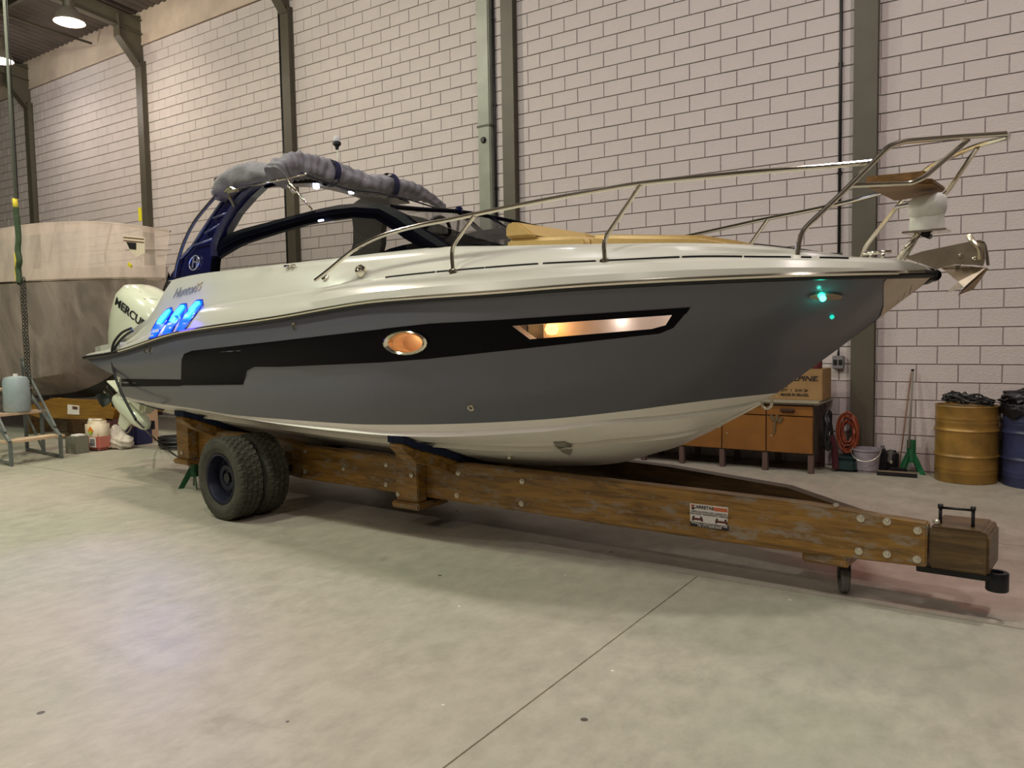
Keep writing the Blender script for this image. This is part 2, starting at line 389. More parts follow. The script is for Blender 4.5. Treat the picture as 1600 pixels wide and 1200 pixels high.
# portal frames
names = ['olive steel column standing right of the boat bow, behind the pulpit rail', 'olive steel column beside the flat grey-green downpipe, behind the windscreen',
         'olive steel column rising behind the grey canvas roof of the boat', 'olive steel column with roof bracket just right of the plastic wrapped boat top',
         'farthest olive steel column with roof bracket, above the plastic wrapped boat']
for X, nm in zip(colX, names):
    wd = .24 if X > -2 else .2
    r = empty('steel_column', (X, WY-.08, 0), 0, nm, 'column')
    bm = bmesh.new(); dd = .14
    abox(bm, Vector((0, -.065+.02, 3.65)), (wd, .012, 7.3)); abox(bm, Vector((0, .06, 3.65)), (wd, .012, 7.3)); abox(bm, Vector((0, .01, 3.65)), (wd*.8, .11, 7.3))
    fromb('shaft', bm, M_steelp, r)
    w2 = wd/2
    # haunch bracket and rafter in one plane
    bm = bmesh.new()
    P = [(-.06+.02, 7.2), (-.46, 7.68), (-.46, 8.12), (.06, 8.22), (.06, 7.2)]
    aprism(bm, [(-.02, a, b) for a, b in P], (.04, 0, 0)); fromb('bracket', bm, M_steelp, r)
    bm = bmesh.new()
    aprism(bm, [(-w2, -.045, 7.2), (-w2, -.46, 7.68), (-w2, -.475, 7.67), (-w2, -.06, 7.18)], (wd, 0, 0))
    aprism(bm, [(-w2, -.46, 7.67), (-w2, -.46, 8.1), (-w2, -.475, 8.1), (-w2, -.475, 7.67)], (wd, 0, 0))
    fromb('bracket_flange', bm, M_steelp, r)
    bm = bmesh.new(); y1 = -12.
    def rz_(y): return roofz(y+WY-.08)-.17
    aprism(bm, [(-.01, .06, rz_(.06)), (-.01, y1, rz_(y1)), (-.01, y1, rz_(y1)-.28), (-.01, .06, rz_(.06)-.28)], (.02, 0, 0))
    for dz in (0, -.28): aprism(bm, [(-w2*.8, .06, rz_(.06)+dz), (-w2*.8, y1, rz_(y1)+dz), (-w2*.8, y1, rz_(y1)+dz-.012), (-w2*.8, .06, rz_(.06)+dz-.012)], (wd*.8, 0, 0))
    fromb('rafter', bm, M_steelp, r)
for X in (-17.0, -12.4):
    tube('roof_tie', [(X, 9.3, 8.0), (X-.6, 4.0, 8.35)], .025, M_steelp, ceil, 8)
# flat downpipe + conduits
r = empty('downpipe', (-6.66, WY-.075, 0), 0, 'flat grey-green downpipe on the wall left of the middle column', 'pipe')
box('pipe', (0, 0, 3.8), (.22, .1, 7.6), mat('downpipe_paint', (138, 142, 128), .4, noise=(3, .15)), r, bev=.015)
for zz in (2.2, 4.6, 6.6): box('strap', (0, -.005, zz), (.24, .105, .03), M_steelp, r, bev=.003)
def conduit(X, top, bot, lab):
    r = empty('conduit', (X, WY-.035, bot), 0, lab, 'conduit')
    tube('pipe', [(0, 0, 0), (0, 0, top-bot)], .017, M_black, r, 8)
    for k in range(int((top-bot)/1.2)): box('clip', (0, .005, .5+k*1.2), (.05, .02, .03), M_blackm, r, bev=0)
    return r
conduit(-6.52, 7.5, 2.0, 'black conduit running up between the downpipe and the middle column')
conduit(-11.1, 7.3, 1.2, 'black conduit running up left of the column behind the canvas roof')
conduit(-15.56, 7.3, 2.0, 'black conduit left of the column by the wrapped boat')
r = conduit(-1.82, 7.5, 1.62, 'black conduit dropping to a socket box left of the right-hand column')
r = empty('socket_box', tuple(atY(1310, 566, WY-.05)), 0, 'grey socket box on the wall above the cardboard box', 'socket')
box('body', (0, 0, 0), (.12, .07, .15), mat('grey_box', (120, 116, 118), .5), r, bev=.008)
for dx in (-.028, .028): box('outlet', (dx, -.038, .0), (.04, .01, .06), M_black, r, bev=.003)
tube('gland', [(0, .0, .07), (0, 0, .16)], .012, M_black, r, 8)
p = atY(756, 219, WY-.12); r = empty('wall_sensor', tuple(p), 0, 'small black sensor bracket on the downpipe', 'sensor')
lathe('body', [(.035, -.04), (.045, -.02), (.045, .05)], M_black, r, axis='Y', seg=16); box('arm', (0, .05, 0), (.03, .05, .03), M_black, r)

# high bay lamps
def lamp(i, x, y, z, wt, col, lab):
    r = empty('high_bay_lamp', (x, y, z), 0, lab, 'lamp', None)
    lathe('reflector', [(.26, 0), (.25, .03), (.20, .16), (.12, .25), (.09, .27)], mat('lamp_reflector', (196, 186, 176), .35, metal=.8), r, seg=28, cap=False)
    lathe('ballast', [(.09, .26), (.10, .28), (.10, .46), (.06, .5)], M_steelp, r, seg=20)
    e = mat('lamp_glow_%d' % i, (255, 240, 220), .4, emit=(255, 236, 214), estr=9.0)
    lathe('diffuser', [(.0, .02), (.245, .025)], e, r, seg=28, cap=False)
    tube('suspension', [(0, 0, .5), (0, 0, roofz(y)-z)], .01, M_blackm, r, 6)
    ld = bpy.data.lights.new('lamp_light', 'AREA'); ld.shape = 'DISK'; ld.size = .46; ld.energy = wt*.5; ld.color = col; ld.spread = math.radians(165)
    lo = bpy.data.objects.new('lamp_light', ld); COL.objects.link(lo); lo.parent = r; lo.location = (0, 0, -.02)
    lp_ = bpy.data.lights.new('lamp_spill', 'POINT'); lp_.energy = wt*1.5; lp_.color = col; lp_.shadow_soft_size = .2
    lo = bpy.data.objects.new('lamp_spill', lp_); COL.objects.link(lo); lo.parent = r; lo.location = (0, 0, -.28)
for i, L_ in enumerate(LAMPS):
    lab = {0: 'glowing high bay lamp at the left edge of the picture, lower of the two', 1: 'bright round high bay lamp under the roof at top left'}.get(i, 'high bay lamp under the roof outside the picture')
    lamp(i, *L_, lab)
    if i > 1: bpy.data.objects[[o.name for o in COL.objects if o.name.startswith('high_bay_lamp')][-1]]['group'] = 'high bay lamps outside the picture'
# ================================================================ THE BOAT
boat = empty('motorboat', tuple(BO), -AX, 'grey and white sport cruiser with navy roof arch, resting on the timber trailer', 'boat')
BS = pchip([0, .03, .08, .15, .3, .6, 1, 1.4, 2, 3, 4, 7, 8.2], [.02, .2, .32, .43, .57, .77, .95, 1.08, 1.2, 1.31, 1.35, 1.35, 1.28])
BC = pchip([.95, 1.2, 1.6, 2, 2.6, 3.3, 4.5, 6, 8], [0, .22, .5, .7, .88, 1.03, 1.13, 1.16, 1.16])
BP = pchip([.87, 1.1, 1.5, 2, 2.6, 3.3, 4.5, 6, 8], [0, .24, .52, .74, .92, 1.07, 1.17, 1.2, 1.2])
bs = lambda u: BS(-u)
def solve(x, y, bf):
    lo, hi = 0.0, 1.5
    for _ in range(40):
        mid = (lo+hi)/2; p = LV(x, y, -mid)
        if mid > bf(p.x): hi = mid
        else: lo = mid
    p = LV(x, y, -lo); return (p.x, lo, p.z)
class Curve:
    def __init__(s, px, bf, extra_start=None, extra_end=None):
        pts = [solve(x, y, bf) for x, y in px]
        if extra_start: pts = [extra_start]+pts
        if extra_end: pts = pts+[extra_end]
        q = [pts[0]]
        for p in pts[1:]:
            if -p[0] > -q[-1][0]+.01: q.append(p)
        s.s0, s.s1 = -q[0][0], -q[-1][0]
        s.w = pchip([-p[0] for p in q], [p[1] for p in q]); s.z = pchip([-p[0] for p in q], [p[2] for p in q])
    def at(s, f):
        t = s.s0+(s.s1-s.s0)*f**1.7; return Vector((-t, -s.w(t), s.z(t)))
    def atu(s, u): return Vector((u, -s.w(-u), s.z(-u)))
SHEER = Curve([(1462, 428), (1455, 428), (1400, 429), (1300, 431), (1200, 434), (1000, 443), (900, 449), (780, 458.5), (604, 471), (440, 497), (286, 520), (174, 553), (133, 559)], bs)
KNUCK = Curve([(1085, 557), (770, 579), (560, 586), (250, 588), (188, 590)], lambda u: .5*bs(u)+.5*BP(-u)+.02*min(1, max(0, -u-.6)), extra_start=(-.50, 0, 1.46))
PAINT = Curve([(1120, 624), (1040, 634), (996, 640), (840, 656), (640, 663.5), (540, 662), (380, 650), (300, 638), (220, 626), (188, 618)], lambda u: BP(-u), extra_start=(-.87, 0, 1.18))
CHINE = Curve([(1148, 640), (1040, 658), (960, 663), (840, 676), (664, 683), (610, 681), (520, 673), (380, 654), (308, 641), (215, 629), (189, 622)], lambda u: BC(-u), extra_start=(-.95, 0, 1.13))
def low(frac): return lambda u: BC(-u)*frac
STR2 = Curve([(1074, 682), (1040, 687), (960, 694.5), (894, 702), (840, 706), (760, 704), (698, 700)], lambda u: BC(-u)*.62, extra_start=(-1.24, 0, .96), extra_end=None)
# continue strake aft analytically
def ext(cur, f): pass
keelz = pchip([0, .25, .48, .63, .87, .98, 1.24, 1.55, 1.75, 2.07, 2.41, 2.91, 4, 7.3], [1.85, 1.65, 1.48, 1.34, 1.18, 1.11, .96, .79, .72, .62, .57, .53, .50, .50])
def keel(f):
    t = .98+(7.25-.98)*f**1.7; return Vector((-t, 0, keelz(t)))
NS = 84
def sweep(fn, n=NS): return [fn(i/(n-1)) for i in range(n)]
def lerp(a, b, t): return a*(1-t)+b*t
sh, kn, pa, ch, kl = sweep(SHEER.at), sweep(KNUCK.at), sweep(PAINT.at), sweep(CHINE.at), sweep(keel)
for i in range(NS):                                            # keep the aft ends at the raked transom
    pass
rowsU = []
for t in (0, .25, .5, .75, 1): rowsU.append([lerp(a, b, t)+Vector((0, -.03*math.sin(PI*t)*min(1, i/20), 0)) for i, (a, b) in enumerate(zip(kn, sh))])
rowsL = []
for t in (0, .25, .5, .75, 1): rowsL.append([lerp(a, b, t)+Vector((0, -.022*math.sin(PI*t)*min(1, i/20), 0)) for i, (a, b) in enumerate(zip(pa, kn))])
st2 = []
for i, (c, k) in enumerate(zip(ch, kl)):
    u = c.x
    base = lerp(k, c, .62)
    if STR2.s0 < -base.x < STR2.s1: 
        q = STR2.atu(base.x); base = Vector((base.x, -abs(base.y) if abs(base.y) > 0 else 0, lerp(base, q, 1).z))
        base.y = q.y
    st2.append(base)
# smooth hand over where the traced strake starts and ends
i0 = min([i for i in range(NS) if -st2[i].x > STR2.s0+.001 and abs(st2[i].y) > 0 and i > 2 and STR2.s0 < -lerp(kl[i], ch[i], .62).x] or [0])
d0 = st2[i0]-lerp(kl[i0], ch[i0], .62)
for i in range(i0): st2[i] = lerp(kl[i], ch[i], .62)+Vector((0, d0.y, d0.z))*(i/max(1, i0))**2
zo = [st2[i].z-lerp(kl[i], ch[i], .62).z for i in range(NS)]
lastk = max([i for i in range(NS) if -st2[i].x < STR2.s1] or [0])
for i in range(lastk+1, NS): st2[i].z = lerp(kl[i], ch[i], .62).z+zo[lastk]*max(0, 1-(i-lastk)/12)
def lipr(row, o, dz): return [p+Vector((0, -min(o, abs(p.y)*.3), dz*min(1, abs(p.y)*8))) for p in row]
def step(row, d, dz):  return [p+Vector((0, min(d, abs(p.y)*.8), dz*min(1, abs(p.y)*8))) for p in row]
mir = lambda rows: [[Vector((p.x, -p.y, p.z)) for p in r] for r in rows]
bottom = [pa, [lerp(a, b, .6)+Vector((0, .012, 0)) for a, b in zip(pa, ch)], lipr(ch, -.004, .05), lipr(ch, .026, .006), step(ch, .05, .010),
          [lerp(a, b, .5)+Vector((0, 0, -.006)) for a, b in zip(step(ch, .05, .016), st2)], lipr(st2, -.002, .036), lipr(st2, .034, .006), step(st2, .02, .012),
          [lerp(a, b, .5)+Vector((0, 0, -.012)) for a, b in zip(step(st2, .035, .018), kl)], kl]
hb = grid('hull_bottom', bottom+mir(bottom)[::-1][1:], M_whiteb, boat, sharp=18)
hb['label'] = 'cream white hull bottom with spray rails'
# topsides: starboard with window openings, port plain
def sidebm(rows):
    bm = bmesh.new(); vs = [[bm.verts.new(p) for p in r] for r in rows]
    for a, b in zip(vs, vs[1:]):
        for i in range(len(a)-1): bm.faces.new((a[i], a[i+1], b[i+1], b[i]))
    bmesh.ops.remove_doubles(bm, verts=bm.verts[:], dist=1e-5); bmesh.ops.dissolve_degenerate(bm, edges=bm.edges[:], dist=1e-6); return bm
side_rows = rowsL+rowsU[1:]
inv = Matrix.Translation(Vector(BO)) @ Matrix.Rotation(-AX, 4, 'Z'); invi = inv.inverted()
camL = invi @ Vector(C0)
def rayL(x, y): d = Vector(ray(x, y)); return (invi.to_3x3() @ d).normalized()
WIN = [(800, 509), (1050, 492), (1040, 508), (1018, 514), (828, 530)]
PORTH = [(636+34*math.cos(a), 536+18.5*math.sin(a)) for a in [2*PI*k/20 for k in range(20)]]
def shapecut(bm, poly):
    n = len(poly); cx = sum(p[0] for p in poly)/n; cy = sum(p[1] for p in poly)/n
    P0 = [rayL(*p) for p in poly]
    us = [LV(x, y, -1.2).x for x, y in poly]; zs = [LV(x, y, -1.2).z for x, y in poly]
    for i in range(n):
        a, b = P0[i], P0[(i+1) % n]; nn = a.cross(b).normalized()
        fs = [f for f in bm.faces if min(us)-.8 < f.calc_center_median().x < max(us)+.8 and min(zs)-.4 < f.calc_center_median().z < max(zs)+.4 and f.calc_center_median().y < 0]
        g = list(set(fs) | {e for f in fs for e in f.edges} | {v for f in fs for v in f.verts})
        bmesh.ops.bisect_plane(bm, geom=g, plane_co=camL, plane_no=nn, dist=1e-6)
    sgn = None; dele = []
    for f in bm.faces:
        c = f.calc_center_median()-camL
        if f.calc_center_median().y > 0: continue
        ss = [P0[i].cross(P0[(i+1) % n]).dot(c) > 0 for i in range(n)]
        if all(ss) or not any(ss): dele.append(f)
    bmesh.ops.delete(bm, geom=dele, context='FACES')
full = sidebm(side_rows); bvh_side = BVHTree.FromBMesh(full)
cut = full.copy(); full.free()
shapecut(cut, WIN); shapecut(cut, PORTH)
hs = fromb('hull_side', cut, M_gray, boat, True); hs['label'] = 'glossy dark grey starboard topside'
grid('hull_side', mir(side_rows), M_gray, boat)
# transom
tr = [r[-1] for r in ([kl, st2, ch, pa]+rowsL[1:]+rowsU[1:])]
bm = bmesh.new(); A = [bm.verts.new(p) for p in tr]; B = [bm.verts.new((p.x, -p.y+1e-6, p.z)) for p in tr]
for i in range(len(A)-1): bm.faces.new((A[i], A[i+1], B[i+1], B[i]))
fromb('transom', bm, M_gray, boat)

# ---- deck
blend = lambda a, b, u0, u1: (lambda u: a+(b-a)*min(1, max(0, (-u-u0)/(u1-u0))))
fE = blend(.75, .88, 6.4, 7.4)
K2 = Curve([(1455, 421), (1445, 416), (1400, 406.5), (1330, 404), (1285, 403), (1200, 402), (1069, 402), (960, 407), (820, 414), (707, 423), (600, 434), (520, 446), (440, 460), (328, 478), (250, 512), (200, 535), (150, 552)], lambda u: .87*bs(u))
K1 = Curve([(1450, 418), (1400, 406), (1330, 402.5), (1200, 395), (1040, 391), (937, 393.5), (820, 398), (704, 404), (640, 410), (510, 425), (440, 436), (334, 457), (290, 470), (240, 500), (190, 538), (165, 549)], lambda u: .82*bs(u))
EC = Curve([(1448, 417), (1400, 405.5), (1330, 402), (1285, 395), (1200, 386.5), (1140, 381), (937, 381), (792, 384), (660, 388), (500, 406), (334, 425), (268, 438), (258, 462), (250, 484), (228, 500), (205, 516), (175, 546)], lambda u: fE(u)*bs(u))
k2, k1, ec = sweep(K2.at), sweep(K1.at), sweep(EC.at)
def bulge(a, b, t, d): return [lerp(p, q, t)+Vector((0, -d*min(1, i/18), d*.5*min(1, i/18))) for i, (p, q) in enumerate(zip(a, b))]
drows = [sh, bulge(sh, k2, .33, .03), bulge(sh, k2, .7, .03), k2, bulge(k2, k1, .5, .004), k1, bulge(k1, ec, .35, .012), bulge(k1, ec, .75, .012), ec]
dbm = sidebm(drows); bvh_deck = BVHTree.FromBMesh(dbm)
VENTS = [[(234, 530), (240, 513), (250, 497), (262, 484), (269, 481), (271, 487), (262, 501), (252, 516), (245, 527)],
         [(253, 524), (262, 505), (273, 489), (284, 476), (292, 475), (293, 482), (284, 496), (274, 510), (268, 521)],
         [(276, 518), (284, 500), (296, 484), (308, 470), (317, 469), (318, 476), (308, 490), (298, 503), (289, 516)]]
o = fromb('deck_side', dbm, M_white, boat, True, sharp=22); o['label'] = 'white deck moulding with creased sides'
grid('deck_side', mir(drows), M_white, boat, sharp=22)
# foredeck crown, coaming and cockpit
fr = []
for k in range(40):
    s = .02+(2.75-.02)*(k/39)**1.4; e = EC.atu(-max(s, EC.s0)); fr.append([Vector((e.x, e.y*c, e.z+.035*math.sin(PI/2*(1-abs(c)))*min(1, s))) for c in (1, .75, .5, .25, 0, -.25, -.5, -.75, -1)])
grid('foredeck', fr, M_white, boat)
cr = []
for k in range(30):
    s = 2.75+(7.1-2.75)*k/29; e = EC.atu(-s); zf = 1.25
    cr.append([e, e+Vector((0, .10, .0)), Vector((e.x, e.y+.13, zf)), Vector((e.x, 0, zf)), Vector((e.x, -e.y-.13, zf)), Vector((e.x, -e.y-.10, e.z)), Vector((e.x, -e.y, e.z))])
grid('cockpit_liner', cr, M_white, boat, sharp=30)
bm = bmesh.new(); e = EC.atu(-2.75)
aprism(bm, [(-2.76, e.y+.02, 1.25), (-2.76, -e.y-.02, 1.25), (-2.76, -e.y-.02, e.z), (-2.76, 0, e.z+.03), (-2.76, e.y+.02, e.z)], (.02, 0, 0)); fromb('dash_bulkhead', bm, M_black, boat)

# ---- rub rail
rp = [p for p in sh]
tube('rub_rail', [p+Vector((0, -.008, 0)) for p in rp], .022, M_blackm, boat, 10)
tube('rub_rail', [Vector((p.x, -p.y+.008, p.z)) for p in rp], .022, M_blackm, boat, 10)
tube('rail_insert', [p+Vector((.003, -.022, .008)) for p in rp[4:-6]], .015, M_chrome, boat, 8)
tube('rub_rail_end', [sh[0]+Vector((-.03, .12, -.006)), sh[0]+Vector((-.0, .0, -.006)), sh[0]+Vector((.01, .0, -.006))], .03, M_blackm, boat, 12)

# ---- decals lying on the hull
def ontobvh(x, y, bvh, off):
    h, n, i, d = bvh.ray_cast(camL, rayL(x, y))
    if h is None:
        best = None
        for k in range(1, 6):
            pass
        h, n, i, d = bvh.find_nearest(camL+rayL(x, y)*5.2)
    if n.dot(camL-h) < 0: n = -n
    return h+n*off, n
def decal(name, poly, bvh, m, off=.003, step_=14, parent=boat):
    bm = bmesh.new(); vs = [bm.verts.new((x, y, 0)) for x, y in poly]; bm.faces.new(vs)
    x0, x1 = min(p[0] for p in poly), max(p[0] for p in poly); y0, y1 = min(p[1] for p in poly), max(p[1] for p in poly)
    for k in range(1, int((x1-x0)/step_)+1): bmesh.ops.bisect_plane(bm, geom=bm.verts[:]+bm.edges[:]+bm.faces[:], plane_co=(x0+k*step_, 0, 0), plane_no=(1, 0, 0))
    for k in range(1, int((y1-y0)/step_)+1): bmesh.ops.bisect_plane(bm, geom=bm.verts[:]+bm.edges[:]+bm.faces[:], plane_co=(0, y0+k*step_, 0), plane_no=(0, 1, 0))
    bmesh.ops.triangulate(bm, faces=bm.faces[:])
    for v in bm.verts: v.co = ontobvh(v.co.x, v.co.y, bvh, off)[0]
    return fromb(name, bm, m, parent, True)
def ringpx(poly_out, poly_in, name, bvh, m, off, thick):
    n = len(poly_out); rows = []
    for i in range(n+1):
        a = ontobvh(*poly_out[i % n], bvh, 0); b = ontobvh(*poly_in[i % n], bvh, 0) if True else None
        rows.append((a, b))
    return rows
# black side band, in pieces around the openings
band = [[(283, 602), (284, 562), (288, 553), (300, 548), (598, 514), (600, 566), (440, 573), (398, 573), (386, 579), (380, 601)],
        [(190, 592), (283, 593), (283, 603), (190, 604)]]
for b in band: decal('side_band', b, bvh_side, M_stripe, .003)
ow = [(p[0], p[1]) for p in PORTH]
top = [ow[k % 20] for k in range(10, 21)]; bot = [ow[k % 20] for k in range(0, 11)]
decal('side_band', [(598, 513.6), (676, 505), (674, 536)]+[(x, y) for x, y in top[::-1]]+[(598, 536)], bvh_side, M_stripe, .003, 12)
decal('side_band', [(598, 536)]+[(x, y) for x, y in bot[::-1]]+[(674, 536), (676, 560), (598, 566)], bvh_side, M_stripe, .003, 12)
decal('side_band', [(674, 505.4), (783, 499.5), (800, 509), (828, 530), (832, 543), (674, 560)], bvh_side, M_stripe, .003)
decal('side_band', [(783, 499.5), (1079, 480), (1072, 490), (1050, 492), (800, 509)], bvh_side, M_stripe, .003)
decal('side_band', [(1079, 480), (1052, 512), (1030, 521), (832, 543), (828, 530), (1018, 514), (1040, 508), (1050, 492), (1072, 486)], bvh_side, M_stripe, .003)
# hull window: frame, glass, lit cabin recess
def opening(poly, depth, tag_, trimw, mtrim):
    P = [ontobvh(x, y, bvh_side, 0) for x, y in poly]; n = len(P)
    cx = sum(p[0] for p in poly)/n; cy = sum(p[1] for p in poly)/n
    inn = Vector((0, 1, .0))
    bm = bmesh.new()
    a = [bm.verts.new(p[0]) for p in P]; b = [bm.verts.new(p[0]+inn*depth) for p in P]
    for i in range(n): bm.faces.new((a[i], a[(i+1) % n], b[(i+1) % n], b[i]))
    bm.faces.new(b)
    return P, bm
P, bm = opening(WIN, .5, '', 0, None); bm.free()
z0 = min(p[0].z for p in P); z1 = max(p[0].z for p in P); x0 = min(p[0].x for p in P); x1 = max(p[0].x for p in P)
yf = [p[0].y for p in P]
cab = empty('cabin_recess', (0, 0, 0)); cab.parent = boat
bm = bmesh.new()
def quad(bm, a, b, c, d): bm.faces.new([bm.verts.new(p) for p in (a, b, c, d)])
Y1 = max(yf)+.3
yL = min(yf); yR = max(yf)
Pw = [p[0] for p in P]; lip = []
A_, B_ = x0-.12, x1+.02; yA, yB = yL+.42, yR+.30
zr = Pw[2].z-.02; B_ = x1-.01; yB = yR+.22
quad(bm, (A_, yA, z0-.05), (B_, yB, zr), (B_, yB, z1+.03), (A_, yA, z1+.03))
quad(bm, (A_, yL+.07, z1+.03), (B_, yR+.07, z1+.03), (B_, yB, z1+.03), (A_, yA, z1+.03))
quad(bm, (A_, yL+.07, z0-.05), (A_, yA, z0-.05), (A_, yA, z1+.03), (A_, yL+.07, z1+.03))
quad(bm, (B_, yR+.07, zr), (B_, yB, zr), (B_, yB, z1+.03), (B_, yR+.07, z1+.03))
fromb('cabin_lining', bm, M_cream, cab)
bm = bmesh.new(); n = len(Pw)                                  # window reveal
for i in range(n):
    a, b = Pw[i], Pw[(i+1) % n]; quad(bm, a, b, b+Vector((0, .07, 0)), a+Vector((0, .07, 0)))
fromb('window_reveal', bm, mat('reveal_white', (240, 226, 212), .4), cab)
bm = bmesh.new(); quad(bm, (A_, yL+.09, z0-.03), (B_, yR+.07, zr), (B_, yB, zr), (A_, yA, z0-.02)); fromb('bunk_shelf', bm, M_cream, cab)
dvp = LV(836, 515, yL+.3); box('cabin_divider', (dvp.x, yL+.30, (z0+z1)/2), (.015, .16, z1-z0+.05), M_black, cab, bev=0)
lp = LV(862, 515, Pw[4].y+.30)
bm = bmesh.new(); alathe(bm, [(.0, .05), (.03, .04), (.045, 0), (.03, -.03), (0, -.035)], tuple(lp), 'Z', 16, False); fromb('cabin_lamp', bm, mat('warm_lamp', (255, 200, 120), .4, emit=(255, 186, 96), estr=5.), cab, True)
def plight(name, p, e, c, r=.03, parent=boat):
    ld = bpy.data.lights.new(name, 'POINT'); ld.energy = e; ld.color = c; ld.shadow_soft_size = r
    o = bpy.data.objects.new(name, ld); COL.objects.link(o); o.parent = parent; o.location = p; return o
plight('cabin_light', lp+Vector((.0, -.02, .09)), .5, (1, .62, .34)); plight('cabin_light', Vector((x1-.45, yR+.16, z1-.02)), .5, (1, .88, .80), .06)
plight('cabin_light', Vector((x0+.9, yL+.30, z1-.0)), .8, (1, .86, .78), .06)
bm = bmesh.new(); bm.faces.new([bm.verts.new(p+Vector((0, .012, 0))) for p in Pw]); bmesh.ops.triangulate(bm, faces=bm.faces[:]); o = fromb('window_pane', bm, M_clear, boat); o['label'] = 'clear hull window pane'
# porthole
n = len(PORTH); Pc = [ontobvh(x, y, bvh_side, 0) for x, y in PORTH]; cen = sum((p[0] for p in Pc), Vector())/n
bm = bmesh.new(); rings = []
for sc_, off in ((1.0, .0), (1.02, .02), (.93, .028), (.80, .016), (.76, -.02)):
    rings.append([bm.verts.new(cen+(p[0]-cen)*sc_+Vector((0, -off, 0))) for p in Pc])
for A, B in zip(rings, rings[1:]):
    for i in range(n): bm.faces.new((A[i], A[(i+1) % n], B[(i+1) % n], B[i]))
o = fromb('porthole_frame', bm, M_chrome, boat, True); o['label'] = 'oval polished porthole frame'
bm = bmesh.new(); bm.faces.new([bm.verts.new(cen+(p[0]-cen)*.78+Vector((0, .02, 0))) for p in Pc]); fromb('porthole_pane', bm, M_clear, boat)
bm = bmesh.new(); A = [bm.verts.new(cen+(p[0]-cen)*.80+Vector((0, .025, 0))) for p in Pc]; B = [bm.verts.new(cen+(p[0]-cen)*.9+Vector((0, .14, .0))) for p in Pc]
for i in range(n): bm.faces.new((A[i], A[(i+1) % n], B[(i+1) % n], B[i]))
bm.faces.new(B); fromb('porthole_lining', bm, mat('porthole_blind', (232, 196, 150), .6), boat)
plight('porthole_light', cen+Vector((0, .08, .04)), .22, (1, .78, .55), .02)
# small drains, thru hulls
for (x, y) in [(736, 637), (460, 509)]:
    p, nn = ontobvh(x, y, bvh_side, .0); q = Vector((0, 0, 1)).rotation_difference(nn).to_matrix().to_4x4()
    bm = bmesh.new(); alathe(bm, [(.012, -.01), (.012, .006), (.024, .008), (.026, .0)], (0, 0, 0), 'Z', 16, False); bmesh.ops.transform(bm, matrix=Matrix.Translation(p) @ q, verts=bm.verts[:]); fromb('drain_outlet', bm, M_chrome2, boat, True)
for (x, y) in [(228, 547), (236, 547)]:
    p, nn = ontobvh(x, y, bvh_side, .0); q = Vector((0, 0, 1)).rotation_difference(nn).to_matrix().to_4x4()
    bm = bmesh.new(); alathe(bm, [(.012, -.01), (.012, .006), (.024, .008), (.026, .0)], (0, 0, 0), 'Z', 12, False); bmesh.ops.transform(bm, matrix=Matrix.Translation(p) @ q, verts=bm.verts[:]); fromb('drain_outlet', bm, M_chrome2, boat, True)
decal('spray_tube', [(873, 690), (882, 689), (893, 696), (894, 706), (890, 711), (878, 706), (868, 697), (864, 690)], BVHTree.FromObject(hb, bpy.context.evaluated_depsgraph_get()), mat('thruster_grey', (150, 146, 138), .5), .004, 10)
# bow plate, nav light, bow eye
decal('stem_plate', [(1385, 435), (1455, 433.5), (1431, 452), (1405, 474), (1383, 491), (1380, 490), (1380, 452), (1381, 440)], bvh_side, mat('mirror_steel', (200, 190, 172), .16, metal=1.), .004, 9)
p, nn = ontobvh(1287, 461, bvh_side, 0)
q = frame_mat(p, (1, 0, 0), (0, 0, 1))
nl = decal('navigation_light', [(1265+25+26*math.cos(2*PI*k/16)-0, 461.5+5.5*math.sin(2*PI*k/16)) for k in range(16)], bvh_side, M_chrome2, .012, 50)
gl = mat('green_lamp', (80, 255, 210), .3, emit=(40, 255, 205), estr=26.)
h_, n_ = ontobvh(1284, 462, bvh_side, .02); bm = bmesh.new(); bmesh.ops.create_icosphere(bm, subdivisions=2, radius=.017); bmesh.ops.translate(bm, verts=bm.verts[:], vec=h_); fromb('lamp_lens', bm, gl, nl, True)
h_, n_ = ontobvh(1299, 493, bvh_side, .01); bm = bmesh.new(); bmesh.ops.create_icosphere(bm, subdivisions=2, radius=.011); bmesh.ops.scale(bm, verts=bm.verts[:], vec=(1.2, .5, 1.2)); bmesh.ops.translate(bm, verts=bm.verts[:], vec=h_)
fromb('reflector_stud', bm, mat('teal_lens', (60, 210, 190), .2, emit=(30, 200, 180), estr=1.2), boat, True)
plight('nav_glow', ontobvh(1284, 461, bvh_side, .06)[0], .10, (.1, 1, .8), .01)
def navspot(p, e, c, sg):
    ld = bpy.data.lights.new('navigation_beam', 'SPOT'); ld.energy = e; ld.color = c; ld.spot_size = math.radians(130); ld.spot_blend = .6; ld.shadow_soft_size = .03
    o = bpy.data.objects.new('navigation_beam', ld); COL.objects.link(o); o.parent = boat; o.location = p; o.rotation_euler = Vector((.45, sg*.6, -.8)).to_track_quat('-Z', 'Y').to_euler()
gp = ontobvh(1284, 461, bvh_side, .05)[0]; navspot(gp, 7, (.25, 1, .75), -1)
rp0 = Vector((gp.x, -gp.y, gp.z)); navspot(rp0+Vector((0, .02, 0)), 17, (1, .08, .10), 1)
bm = bmesh.new(); bmesh.ops.create_icosphere(bm, subdivisions=2, radius=.017); bmesh.ops.translate(bm, verts=bm.verts[:], vec=rp0+Vector((0, -.03, 0))); fromb('port_lamp_lens', bm, mat('red_lamp', (255, 60, 60), .3, emit=(255, 30, 30), estr=20.), boat, True)
a = LV(1188, 630, -.03); b2 = LV(1207, 627, -.0)
tube('bow_eye', smoothpath([LV(1190, 622, 0), LV(1191, 633, 0), LV(1198, 638.5, 0), LV(1205, 634, 0), LV(1206, 622, .0)], 6), .010, M_bolt, boat, 8)
